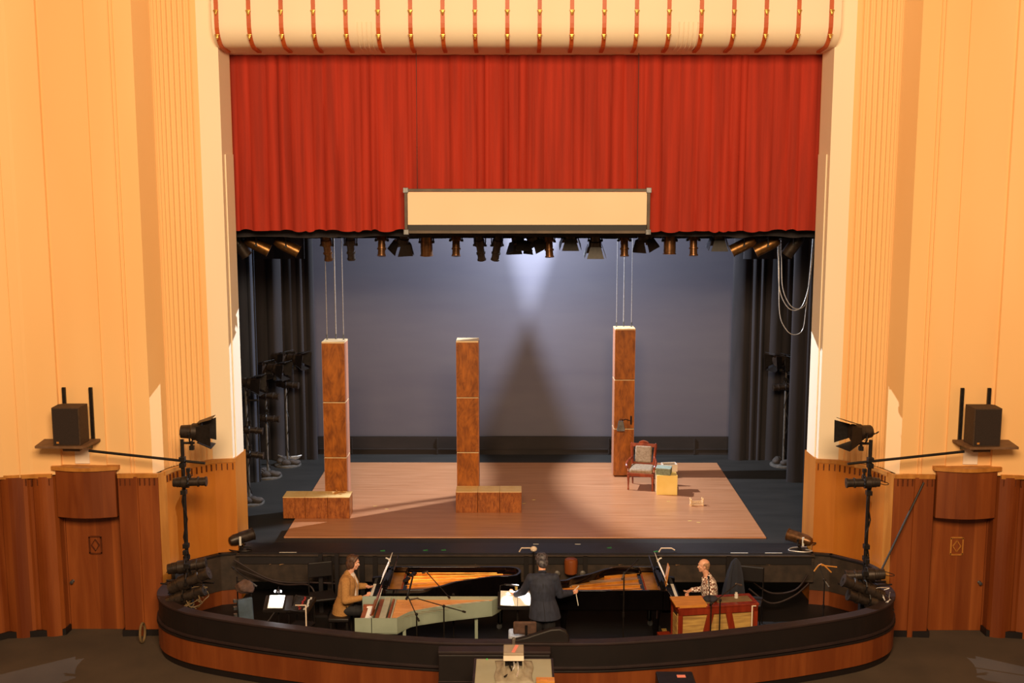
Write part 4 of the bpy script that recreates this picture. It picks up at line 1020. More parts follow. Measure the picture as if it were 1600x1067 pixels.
# reed organ -------------------------------------------------------------------------
t = thing('reed_organ', 'red-brown organ with tan cloth panels at the pit rail', 'organ', (3.10, 17.72, PIT), .16)
Wo, Do, Ho = 1.28, .42, .94
hx, hy = Wo/2, Do/2
m = MB(); m.box((0, .01, .48), (Wo-.06, Do-.05, .86)); m.build('inner_case', plain('organ_core', '3A2012', '2A150A', (5, 5, 5), 3, .7), t)
m = MB()
for s in (-1, 1):
    m.box((s*(hx-.035), -hy+.02, .46), (.07, .05, .88)); m.box((s*(hx-.02), hy-.03, .46), (.04, .05, .88)); m.box((s*(hx-.02), 0, .06), (.04, Do, .10)); m.box((s*(hx-.02), 0, .87), (.04, Do, .07))
m.box((0, -hy+.02, .86), (Wo, .05, .11)); m.box((0, -hy+.02, .05), (Wo, .05, .09))
for x, a in ((-.20, .22), (.25, -.22)): m.box((x, -hy+.02, .45), (.10, .045, .80), ry3(a))
m.build('frame', mahog, t, .006)
m = MB(); m.box((-.42, -hy+.035, .45), (.46, .015, .76)); m.box((.02, -hy+.035, .45), (.42, .015, .76)); m.box((.43, -hy+.035, .45), (.42, .015, .76)); m.build('cloth_panel', cloth_tan, t)
m = MB(); m.box((-hx+.01, .0, .5), (.015, .2, .5)); m.build('side_cloth', cloth_tan, t)
m = MB(); m.box((0, 0, .925), (Wo+.03, Do+.03, .03)); m.build('top', mahog, t, .006)
m = MB(); m.box((.30, .0, .943), (.56, .22, .006)); m.box((-.18, .0, .943), (.28, .22, .006)); m.build('top_cloth', cloth_top, t)
m = MB(); m.box((-hx-.10, .10, .34), (.20, .34, .06)); m.box((-hx-.10, .10, .16), (.18, .3, .3)); m.build('side_box', mahog, t, .006)
m = MB(); m.box((0, 0, 0), (.50, .40, .02)); m.box((.02, -.19, -.012), (.42, .03, .03)); o = m.build('music_board', orangewood, loc=(2.68, 17.62, PIT+.965)); o.rotation_euler = (0, 0, .10)
tag(o, 'orange wooden board lying flat on one end of the organ', 'board')
m = MB(); m.sphere((0, 0, .03), (.12, .10, .05)); m.box((.02, 0, .03), (.12, .09, .04)); tag(m.build('dark_cloth', darkdrape, smooth=True, loc=(3.04, 17.72, PIT+.94)), 'crumpled dark cloth lying on the organ top', 'cloth')
m = MB(); m.lathe((0, 0, 0), (0, 0, 1), [(0, .03), (.06, .03), (.065, .02), (.09, .02)], 12); tag(m.build('small_bottle', tape_w, smooth=True, loc=(3.46, 17.82, PIT+.945)), 'small pale bottle standing on the cloth end of the organ', 'bottle')

# stands ------------------------------------------------------------------------------
def mic_stand(base, h, boom0, boom1, label, mic=True, pole_to=None, pencil=False):
    t = thing('microphone_stand', label, 'microphone stand', base)
    m = MB()
    for k in range(3):
        a = k*2*PI/3+.4; m.tube([(0, 0, .16), (.17*math.cos(a), .17*math.sin(a), .012)], .010, 6)
    m.build('tripod_leg', ironblack, t)
    b = Vector(base)
    m = MB(); m.cyl((0, 0, .05), (0, 0, h), .011, seg=8); m.cyl((0, 0, h*.5), (0, 0, h*.56), .02, seg=8); m.build('pole', ironblack, t)
    if boom0 is not None:
        p0 = Vector(boom0)-b; p1 = Vector(boom1)-b
        m = MB(); m.cyl(p0, p1, .008, seg=8); m.sphere((0, 0, h), .025, 8, 6); m.cyl(p1, p1+(p1-p0).normalized()*.05, .016, seg=8); m.build('boom_arm', ironblack, t)
        if mic:
            d = (p0-p1).normalized(); q = p0; e = Vector((d.x*.3, d.y*.3, -.12)).normalized()
            m = MB(); m.cyl(q-e*.03, q+e*.13, .012, .015, 10); m.build('microphone', steel if not pencil else ironblack, t, smooth=True)
    return t
mic_stand((-1.50, 16.98, PIT), 1.0, (-1.66, 17.2, .28), (-1.48, 16.95, .0), 'microphone stand with near-vertical arm before the harpsichord bend', mic=False)
m = MB(); m.cyl((-1.655, 17.2, .22), (-1.57, 17.25, .56), .014, seg=10); m.cyl((-1.675, 17.2, .20), (-1.655, 17.2, .24), .02); tag(m.build('shotgun_microphone', ironblack), 'long black microphone pointing down over the harpsichord', 'microphone')
mic_stand((-1.09, 17.0, PIT), 1.12, (-1.53, 17.35, .16), (-.80, 16.85, .15), 'microphone stand with long sloping boom over the harpsichord soundboard')
mic_stand((-1.0, 17.98, PIT), .93, (-1.46, 18.45, .19), (-1.08, 17.92, -.02), 'microphone stand reaching over the strings of the lidless piano')
mic_stand((1.67, 17.6, PIT), 1.42, (1.67, 17.6, .47), (1.95, 18.4, .40), 'straight microphone stand before the piano behind the conductor', mic=True)
mic_stand((2.98, 17.30, PIT), 1.05, (2.98, 17.42, .1), (3.05, 18.0, .25), 'straight black stand before the organ, nearer its board end', mic=False)
mic_stand((3.12, 17.32, PIT), 1.10, (3.45, 17.75, .25), (3.0, 17.35, .08), 'boom microphone stand reaching over the organ top')
mic_stand((-4.3, 18.35, PIT), 1.0, (-4.3, 18.35, .05), (-4.6, 18.5, .22), 'folded black stand in the pit corner beside the bluish case')
mic_stand((-4.62, 18.75, PIT), .95, None, None, 'thin black stand against the curved pit panelling, harpsichord side')
mic_stand((5.05, 18.6, PIT), .95, (5.05, 18.6, .0), (4.98, 18.7, .22), 'thin black stand in the pit corner at the organ side')
m = MB(); m.tube(smooth_path([(4.9, 18.7, .12), (5.0, 18.65, .26), (5.16, 18.62, .13)], 4), .012, 6); m.tube([(5.0, 18.65, .24), (5.25, 18.62, .22)], .01, 6); tag(m.build('orange_lead', orangewood), 'short orange-white lead hooked on the pit-corner stand', 'cable')

# conductor's desk
t = thing('conductor_desk', 'black conductor desk carrying the brightly lit open score', 'music stand', (.02, 17.66, PIT))
m = MB(); m.box((0, 0, .97), (.62, .34, .012), rx3(.42)); m.box((0, -.155, .89), (.62, .012, .04)); m.build('desk_plate', ironblack, t)
m = MB(); m.cyl((0, .02, .03), (0, .02, .95), .018); m.lathe((0, .02, 0), (0, 0, 1), [(0, .22), (.02, .22), (.03, .03)], 18); m.build('post', ironblack, t)
m = MB(); m.tube([(-.28, .12, 1.04), (-.27, .12, 1.16), (-.18, .06, 1.20)], .008, 6); m.cyl((-.2, .08, 1.19), (.02, .03, 1.19), .016, seg=8); m.build('lamp_arm', ironblack, t)
t = thing('open_score', 'open white score glowing under the lamp on the conductor desk', 'sheet music', (.02, 17.65, PIT+.985))
for s in (-1, 1):
    m = MB(); m.box((s*.135, 0, .012), (.262, .31, .010), rx3(.42) @ ry3(-.06*s)); m.build('page', paper, t)
m = MB(); m.lathe((0, 0, 0), (0, 0, 1), [(0, .02), (.05, .022), (.055, .014), (.08, .014)], 10); tag(m.build('yellow_tube', tape_y, smooth=True, loc=(-.0, 17.86, PIT+1.06)), 'small yellow tube standing on the top edge of the conductor desk', 'small item')
# white baton on stand edge
m = MB(); m.cyl((.22, 17.5, PIT+.62), (.245, 17.42, PIT+.86), .009, seg=8); tag(m.build('white_rod', tape_w), 'short white rod leaning below the conductor desk', 'rod')
# stool with backrest
t = thing('conductor_stool', 'padded stool with brown backrest behind the conductor', 'stool', (.10, 17.06, PIT))
m = MB(); m.box((.03, -.10, .80), (.35, .05, .20)); m.build('backrest', padbrown, t, .024, True)
m = MB(); m.box((-.02, .09, .61), (.40, .36, .07)); m.build('seat', padblue, t, .03, True)
m = MB(); m.box((.05, -.13, .72), (.04, .02, .26)); m.box((.05, -.04, .585), (.04, .2, .02)); m.build('back_bar', ironblack, t)
for k in range(4):
    a = k*PI/2+PI/4; m = MB(); m.tube([(.07*math.cos(a), .09+.07*math.sin(a), .58), (.17*math.cos(a), .09+.17*math.sin(a), .0)], .012, 6); m.build('leg', ironblack, t)
m = MB(); m.tube([(.14*math.cos(a*PI/8), .09+.14*math.sin(a*PI/8), .22) for a in range(17)], .008, 6); m.build('foot_ring', steel, t)
# curved black guard on the rail behind the conductor
m = MB(); pts = [(-.30, -.06), (-.1, -.01), (.1, .06), (.25, .11), (.38, .12), (.47, .08), (.52, -.02), (.52, -.12), (-.30, -.12)]
r0 = [m.bm.verts.new((x, -.05, z)) for x, z in pts]; r1 = [m.bm.verts.new((x, .05, z)) for x, z in pts]; m.loft([r0, r1])
tag(m.build('padded_guard', pitblack, bevel=.02, smooth=True, loc=(.26, 16.60, -.12)), 'rounded black padded guard on the pit rail behind the conductor', 'guard')

# lit stand with console at the harpsichord side of the pit
t = thing('music_stand', 'music stand under a dazzling clip lamp at the dark end of the pit', 'music stand', (-3.78, 17.95, PIT))
m = MB(); m.box((0, 0, .80), (.44, .30, .012), rx3(.5)); m.box((0, -.14, .72), (.44, .012, .04)); m.build('desk_plate', ironblack, t)
m = MB(); m.cyl((0, 0, .04), (0, 0, .78), .012); m.cyl((-.2, 0, .03), (.2, 0, .03), .012); m.cyl((0, -.2, .03), (0, .2, .03), .012); m.build('post', ironblack, t)
t = thing('sheet_music', 'white pages dazzled by the clip lamp at the dark end of the pit', 'sheet music', (-3.78, 17.94, PIT+.815))
m = MB(); m.box((-.03, 0, .01), (.24, .26, .006), rx3(.5)); m.build('page', paper, t)
t = thing('clip_lamp', 'small switched-on clip lamp over the pages at the dark pit end', 'lamp', (-3.80, 18.06, PIT+.93))
m = MB(); m.lathe((0, 0, .06), (.1, -.2, -1), [(0, .02), (.02, .045), (.05, .05)], 12); m.build('shade', ironblack, t)
m = MB(); m.box((0, -.02, .03), (.12, .02, .035)); m.build('bulb', bulb, t, .008)
m = MB(); m.tube([(0, 0, .07), (.0, .05, .08), (.0, .06, -.08)], .006, 6); m.build('neck', ironblack, t)
CLIP = point('clip_lamp_light', (-3.79, 17.98, PIT+.93), 3.5, (.92, .95, 1), .03)
t = thing('mixing_console', 'black slanted control console with red and pale knobs beside the dazzled pages', 'mixing console', (-3.42, 17.97, PIT+.62), -.25)
m = MB(); m.box((0, 0, .14), (.36, .40, .07), rx3(.3)); m.build('body', ironblack, t, .01)
rnd = random.Random(2)
for col, mt, nm in ((0, redplastic, 'red_knob'), (1, tape_w, 'pale_knob')):
    m = MB()
    for k in range(12): m.box((.02+.10*col+rnd.uniform(-.02, .02), -.15+.026*k, .175+(-.15+.026*k)*.31), (.03, .014, .02))
    m.build(nm, mt, t)
m = MB()
for k in range(9): m.box((-.06, -.15+.035*k, .18+(-.15+.035*k)*.31), (.10, .006, .006))
m.build('slider', steel, t)
m = MB()
for x, y in ((-.15, -.15), (.15, -.15), (-.15, .15), (.15, .15)): m.cyl((x, y, -.62), (x, y, .1), .012)
m.box((0, 0, -.2), (.34, .34, .02)); m.build('stand_frame', ironblack, t)
m = MB(); m.box((0, 0, .13), (.26, .22, .26)); tag(m.build('small_case', railtop, bevel=.01, loc=(-3.80, 17.62, PIT+.30)), 'low dark case just under the dazzled pages', 'case')
t = thing('side_table', 'low dark side table carrying the small case in the pit', 'table', (-3.80, 17.62, PIT))
m = MB(); m.box((0, 0, .285), (.42, .34, .03)); m.build('table_top', ironblack, t)
for x in (-.18, .18):
    for y in (-.14, .14): m = MB(); m.cyl((x, y, 0), (x, y, .27), .012); m.build('leg', ironblack, t)
for x, y, l in ((-3.27, 17.55, 'thin pale bracket post near the mixing console'), (3.66, 17.55, 'thin pale bracket post beside the organ')):
    m = MB(); m.box((x, y, -.22), (.018, .018, .38)); m.box((x+(-.08 if x < 0 else .03), y, -.03), (.17 if x < 0 else .06, .016, .012)); m.cyl((x, y, PIT), (x, y, -.41), .009); tag(m.build('bracket_post', whitebox), l, 'bracket')

# benches for the players
def bench(x, y, label, h=.47):
    t = thing('piano_bench', label, 'bench', (x, y, PIT))
    m = MB(); m.box((0, 0, h-.035), (.34, .60, .07)); m.build('seat', pitblack, t, .02, True)
    for sx_ in (-.13, .13):
        for sy in (-.25, .25): m = MB(); m.cyl((sx_, sy, 0), (sx_, sy, h-.06), .02, .026); m.build('leg', pitblack, t)
bench(-2.86, 18.42, 'black piano bench under the pianist in the tan jacket'); bench(3.20, 18.52, 'black piano bench under the player in the checked shirt', .44)
# round drum stool and dark chairs
t = thing('round_stool', 'black round stool with shiny screw leg behind the harpsichord keys', 'stool', (-2.70, 17.42, PIT))
m = MB(); m.lathe((0, 0, .40), (0, 0, 1), [(0, .14), (.01, .165), (.05, .165), (.07, .13)], 20); m.build('seat', pianoblack, t, smooth=True)
m = MB(); m.cyl((0, 0, .1), (0, 0, .4), .02); m.build('post', steel, t)
for k in range(4):
    a = k*PI/2; m = MB(); m.tube([(0, 0, .14), (.1*math.cos(a), .1*math.sin(a), .12), (.19*math.cos(a), .19*math.sin(a), .0)], .014, 6); m.build('leg', steel, t)
def orch_chair(x, y, rz, label):
    t = thing('orchestra_chair', label, 'chair', (x, y, PIT), rz)
    m = MB(); m.box((0, 0, .46), (.42, .42, .04)); m.build('seat', pitblack, t, .012)
    m = MB(); m.box((0, .21, .86), (.40, .03, .26)); m.build('backrest', pitblack, t, .012)
    for s in (-1, 1):
        m = MB(); m.tube([(s*.20, -.19, 0), (s*.20, -.18, .46)], .012, 6); m.build('leg', ironblack, t)
        m = MB(); m.tube([(s*.20, .23, 0), (s*.20, .19, .46), (s*.20, .22, .98)], .012, 6); m.build('leg', ironblack, t)
orch_chair(-3.28, 19.15, .3, 'black empty chair in the pit behind the pianist in the tan jacket')
orch_chair(3.9, 18.95, -.3, 'black empty chair half hidden behind the draped stand in the pit')
# tall dark posts behind the pianist
for x, l in ((-3.36, 'tall black post in the pit behind the pianist, outer one'), (-3.08, 'tall black post in the pit behind the pianist, inner one')):
    m = MB(); m.box((0, 0, .55), (.07, .06, 1.1)); m.box((0, 0, .02), (.25, .3, .04)); tag(m.build('black_post', pitblack, loc=(x, 19.5, PIT)), l, 'post')

# draped stand
t = thing('draped_stand', 'tall shape under a dark blue cloth beyond the organ', 'draped stand', (3.55, 18.55, PIT))
m = MB(); rings = []
for z, r, dx in ((0.02, .22, 0), (.4, .20, .0), (.8, .17, .01), (1.1, .12, .02), (1.28, .07, .03), (1.34, .02, .03)):
    rings.append([m.bm.verts.new((dx+r*(1+.14*math.sin(k*1.3*2))*math.cos(2*PI*k/22), r*(1+.14*math.cos(k*1.7*2))*math.sin(2*PI*k/22), z)) for k in range(22)])
m.loft(rings); m.build('cloth', darkdrape, t, smooth=True)
# bluish flat case + bits in the far corner
t = thing('flat_case', 'bluish flat case leaning in the pit corner at the dark end', 'case', (-4.36, 18.2, PIT), .5)
m = MB(); m.box((0, 0, .44), (.24, .07, .66), rx3(-.15)); m.build('body', bluetarp, t, .015)
m = MB()
for k in range(6): m.box((-.18, -.03, .18+.12*k), (.05, .05, .05))
m.build('clasp', steel, t)
m = MB(); m.sphere((0, 0, 0), (.15, .09, .11), 26, 18)
rnd = random.Random(8)
for v in m.bm.verts: v.co *= 1+.16*math.sin(v.co.x*31+v.co.z*22)*math.cos(v.co.y*37-v.co.z*19)+rnd.uniform(-.04, .04)
tag(m.build('crumpled_bag', padbrown, smooth=True, loc=(-4.38, 18.32, -.02)), 'crumpled pale bag bundled on top of the bluish case', 'bag')
# cables swagged under the stage edge
rnd = random.Random(12)
for pts, l, mt in (([(-4.9, 19.72, -.05), (-4.2, 19.6, -.38), (-3.4, 19.6, -.42), (-2.4, 19.6, -.47), (-1.9, 19.6, -.40)], 'dark cable swagged under the stage edge, long one at the harpsichord side', railtop),
                   ([(-4.85, 19.7, -.2), (-4.1, 19.6, -.44), (-3.6, 19.5, -.42), (-3.45, 19.4, -.55), (-3.42, 19.3, -.62)], 'dark cable drooping beside the black posts', railtop),
                   ([(-3.9, 18.9, -.45), (-4.0, 18.7, -.6), (-4.15, 18.5, -.75), (-4.4, 18.4, -.78)], 'thin whitish cable curling down towards the dazzled pages', steel),
                   ([(4.1, 19.6, -.42), (4.4, 19.5, -.56), (4.8, 19.5, -.50), (5.05, 19.7, -.3)], 'dark cable swag near the organ end, upper one', railtop),
                   ([(4.0, 19.5, -.48), (4.35, 19.4, -.70), (4.75, 19.45, -.6), (5.05, 19.6, -.42)], 'dark cable swag near the organ end, lower one', railtop)):
    m = MB(); m.tube(smooth_path(pts, 6), .016, 6); tag(m.build('cable', mt, smooth=True), l, 'cable')
# things at the stage edge middle
t = thing('webcam', 'small pale webcam on a thin post at the stage edge behind the conductor', 'camera', (.30, 19.72, -.35))
m = MB(); m.cyl((0, 0, -.6), (0, 0, .45), .014); m.build('post', ironblack, t)
m = MB(); m.sphere((0, 0, .50), (.06, .045, .05)); m.cyl((0, -.04, .5), (0, -.055, .5), .022); m.build('camera_body', whitebox, t, smooth=True)
t = thing('work_lamp', 'rusty brown drum-shaped fixture on the stage face beyond the conductor', 'fixture', (.95, 19.76, -.17))
m = MB(); m.lathe((0, 0, -.14), (0, 0, 1), [(0, .09), (.02, .11), (.22, .12), (.26, .11), (.28, .08)], 16); m.build('drum', veneer_dark, t, smooth=True)
for x in (-.24, .2):
    m = MB(); m.lathe((x, -.02, -.12), (0, -1, 0), [(0, .05), (.03, .05), (.04, .02)], 12); m.build('round_knob', greyiron, t)
for x, l in ((.17, 'small pale bar handle on the stage edge behind the conductor'), (2.62, 'small pale bar handle on the stage edge above the organ')):
    m = MB(); m.tube([(x-.12, 19.98, .01), (x-.08, 19.98, .08), (x+.1, 19.98, .08), (x+.16, 19.98, .045)], .012, 6); tag(m.build('bar_handle', whitebox), l, 'handle')

# equipment case with projector in the house behind the conductor --------------------
t = thing('equipment_case', 'grey-green equipment case standing before the pit rail', 'case', (-.035, 14.95, AUD))
m = MB(); m.box((0, 0, .60), (1.06, .90, 1.16)); m.build('body', consolegrey, t, .02)
m = MB(); m.box((0, 0, 1.185), (1.08, .92, .02)); m.build('lid_edge', railtop, t)
m = MB(); m.box((0, -.01, 1.195), (1.02, .86, .02)); m.build('lid', consolegrey, t, .01)
for x in (-.4, .4):
    for y in (-.33, .33): m = MB(); m.lathe((x-.02, y, .02), (1, 0, 0), [(0, .025), (.04, .025)], 10); m.build('caster', ironblack, t)
m = MB(); m.box((0, 0, .0), (.02, .02, .012)); tag(m.build('indicator_light', plain('greenled', '50D060', '40C050', (3, 3, 3), 2, .4), loc=(-.40, 15.34, .062)), 'tiny green indicator on the far corner of the grey case', 'indicator')
# grey cloth folded under the projector
m = MB(); g = []
for i in range(29):
    row = []
    for j in range(15):
        u, v = i/28*2-1, j/14*2-1
        e = max(abs(u)**3, abs(v)**3)
        z = .03+.05*math.exp(-3*(u*u+v*v))+.022*math.sin(u*9+v*2)*math.cos(v*5+u)+.012*math.sin(u*17)
        row.append(m.bm.verts.new((u*.25+.012*math.sin(v*4), v*.36*(1-.05*abs(u)), max(.008, z*(1-e)+.012))))
    g.append(row)
for i in range(28):
    for j in range(14): m._f([g[i][j], g[i+1][j], g[i+1][j+1], g[i][j+1]])
o = m.build('folded_cloth', clothgrey, smooth=True, loc=(-.03, 14.93, AUD+1.205)); sm = o.modifiers.new('thick', 'SOLIDIFY'); sm.thickness = .008
tag(o, 'rumpled grey cloth spread on the grey case under the device', 'cloth')
t = thing('projector', 'boxy grey device with a pink strip on top of the cloth', 'projector', (-.035, 15.05, AUD+1.245))
m = MB(); m.box((0, 0, .19), (.27, .30, .10)); m.build('housing', devgrey, t, .008)
m = MB(); m.box((0, -.14, .17), (.272, .03, .07)); m.build('front_strip', whiteplate, t, .004)
m = MB(); m.box((.02, .0, .243), (.045, .24, .006), rz3(-.22)); m.build('pink_strip', pinktape, t)
m = MB(); m.box((0, .03, .08), (.23, .18, .14)); m.build('dark_recess', pitblack, t)
for x in (-.125, .125):
    m = MB(); m.box((x, -.0, .07), (.02, .26, .14)); m.build('side_plate', clothgrey, t)
m = MB(); m.cyl((0, .14, .22), (0, .21, .27), .022); m.sphere((0, .22, .28), .03, 8, 6); m.build('knob', greyiron, t, smooth=True)
for k, x in enumerate((0, .05, -.06)):
    m = MB(); m.tube(smooth_path([(x, -.08, .10), (x+.01, -.16, .07), (x-.01+.02*k, -.22, .02), (x+.04-.05*k, -.34, .0)], 5), .013, 6); m.build('cable', wire_m if k < 2 else ironblack, t, smooth=True)
m = MB(); m.box((0, 0, .03), (.24, .14, .05)); m.box((-.02, 0, .058), (.1, .08, .008)); tag(m.build('orange_box', orangewood, bevel=.01, loc=(.38, 14.6, AUD+1.205)), 'small orange-brown box at the near corner of the grey case', 'box')
# black flight case in the house
t = thing('flight_case', 'black flight case with a pink sticker standing before the rail', 'case', (2.22, 15.52, AUD))
m = MB(); m.box((0, 0, .44), (.52, .55, .80)); m.build('body', ironblack, t, .02)
m = MB(); m.box((.08, .1, .843), (.12, .08, .004)); m.build('sticker', pinktape, t)
m = MB(); m.box((.27, 0, .5), (.02, .14, .05)); m.build('handle', steel, t)
for x in (-.2, .2):
    for y in (-.2, .2): m = MB(); m.lathe((x-.02, y, .025), (1, 0, 0), [(0, .025), (.04, .025)], 10); m.build('caster', steel, t)
# ring shaped thing by the panelling
m = MB(); m.tube([(.0, .13*math.sin(a*PI/10), .16+.16*math.cos(a*PI/10)) for a in range(21)], .02, 8); o = m.build('hose_ring', cloth_top, smooth=True, loc=(-6.22, 18.72, AUD+.02)); tag(o, 'pale ring-shaped coil leaning by the outer end of the pit rail', 'coil')

# ================================================================== PEOPLE
class Body:
    """overlapping tapered volumes fused into one continuous skin"""
    def __init__(s): s.m = MB()
    def limb(s, pts, seg=14):
        for (a, ra), (b, rb) in zip(pts, pts[1:]):
            a, b = Vector(a), Vector(b)
            if (b-a).length > .002:
                s.m.cyl(a, b, ra, rb, seg)
        for a, ra in pts: s.m.sphere(a, ra, seg, 10)
        return s
    def loft(s, rings, seg=22):
        """rings: (centre, half-width x, half-width y)"""
        rs = [[s.m.bm.verts.new((c[0]+a*math.cos(2*PI*i/seg), c[1]+b*math.sin(2*PI*i/seg), c[2])) for i in range(seg)] for c, a, b in rings]
        s.m.loft(rs); return s
    def ball(s, c, r, rot=None):
        k = len(s.m.bm.verts); s.m.sphere((0, 0, 0), r, 16, 12); s.m.bm.verts.ensure_lookup_table()
        R = rot or Matrix.Identity(3)
        for v in s.m.bm.verts[k:]: v.co = R @ v.co + Vector(c)
        return s
    def build(s, name, mt, parent, voxel=.007, smooth_it=3):
        o = s.m.build(name, mt, parent)
        r = o.modifiers.new('skin', 'REMESH'); r.mode = 'VOXEL'; r.voxel_size = voxel; r.use_smooth_shade = True
        if smooth_it:
            q = o.modifiers.new('soft', 'SMOOTH'); q.factor = .5; q.iterations = smooth_it
        return o

def hand(B, wrist, fwd, palm_n, curl, r=1.0, side=1, spread=.0):
    """palm, four unequal bent fingers and a thumb leaving the side of the palm"""
    w = Vector(wrist); f = Vector(fwd).normalized(); n = Vector(palm_n).normalized(); n = (n-f*n.dot(f)).normalized(); l = f.cross(n)*side
    for k in range(4):
        o = (k-1.5)*.019*r
        B.limb([(w+l*o*.6, .017*r), (w+f*.085*r+l*o, .0125*r)], 8)
        L = (.072, .082, .078, .06)[k]*r; c = curl*(.9+.12*k)
        p = w+f*.085*r+l*o; d = f.copy()
        pts = [(p, .0102*r)]
        for j in range(3):
            ax = f.cross(n); d = Matrix.Rotation(-c*(.6+.3*j), 3, ax) @ d
            p = p + d*L*(.42, .33, .25)[j]; pts.append((p, (.0094, .0088, .0078)[j]*r))
        B.limb(pts, 8)
    t0 = w+f*.02*r-l*.026*r; t1 = t0+f*.035*r-l*.022*r+n*.012*r; t2 = t1+f*.032*r-l*.004*r+n*.012*r
    B.limb([(t0, .014*r), (t1, .0115*r), (t2, .0095*r)], 8)

def head(B, c, face, tilt=0, k=1.0):
    """skull, brow, nose, lips, chin, ears; face = horizontal facing direction, tilt = nod"""
    fx = Vector((face[0], face[1], 0)).normalized(); sd = Vector((0, 0, 1)).cross(fx)
    R = Matrix((fx, sd, Vector((0, 0, 1)))).transposed() @ Matrix.Rotation(tilt, 3, 'Y'); c = Vector(c)
    P = lambda x, y, z: c + R @ Vector((x*k, y*k, z*k))
    B.ball(P(-.008, 0, .03), (.096*k, .077*k, .088*k), R)
    B.ball(P(.018, 0, -.03), (.070*k, .062*k, .082*k), R)
    B.ball(P(.052, 0, -.088), (.030*k, .030*k, .022*k), R)      # chin
    B.ball(P(.074, 0, .030), (.022*k, .050*k, .012*k), R)       # brow
    B.ball(P(.094, 0, -.022), (.018*k, .014*k, .016*k), R)      # nose tip
    B.limb([(P(.082, 0, .018), .009*k), (P(.098, 0, -.018), .012*k)], 8)
    B.ball(P(.080, 0, -.053), (.012*k, .024*k, .007*k), R); B.ball(P(.078, 0, -.064), (.012*k, .021*k, .007*k), R)
    for s in (-1, 1):
        B.ball(P(.052, s*.042, -.020), (.026*k, .022*k, .024*k), R)   # cheek
        B.ball(P(-.005, s*.078, -.008), (.018*k, .009*k, .030*k), R)  # ear
    return P, R

def face_details(t, P, R, k=1.0, brow=brownhair):
    for s in (-1, 1):
        m = MB(); m.sphere(P(.077, s*.031, .008), .0105*k, 10, 7); e = m.build('eye', ivory, t, smooth=True)
        m = MB(); m.sphere(P(.0855, s*.031, .008), .0045*k, 8, 6); m.build('iris', ebony, e, smooth=True)
        m = MB(); m.tube([P(.088, s*.016, .030), P(.091, s*.032, .035), P(.078, s*.050, .029)], .004*k, 6); m.build('eyebrow', brow, t, smooth=True)
    m = MB(); m.tube([P(.086, -.020, -.058), P(.0935, 0, -.057), P(.086, .020, -.058)], .0032*k, 6); m.build('lips', plain('lip_%s' % t.name, 'B86858', 'A85848', (9, 9, 9), 2, .5), t, smooth=True)

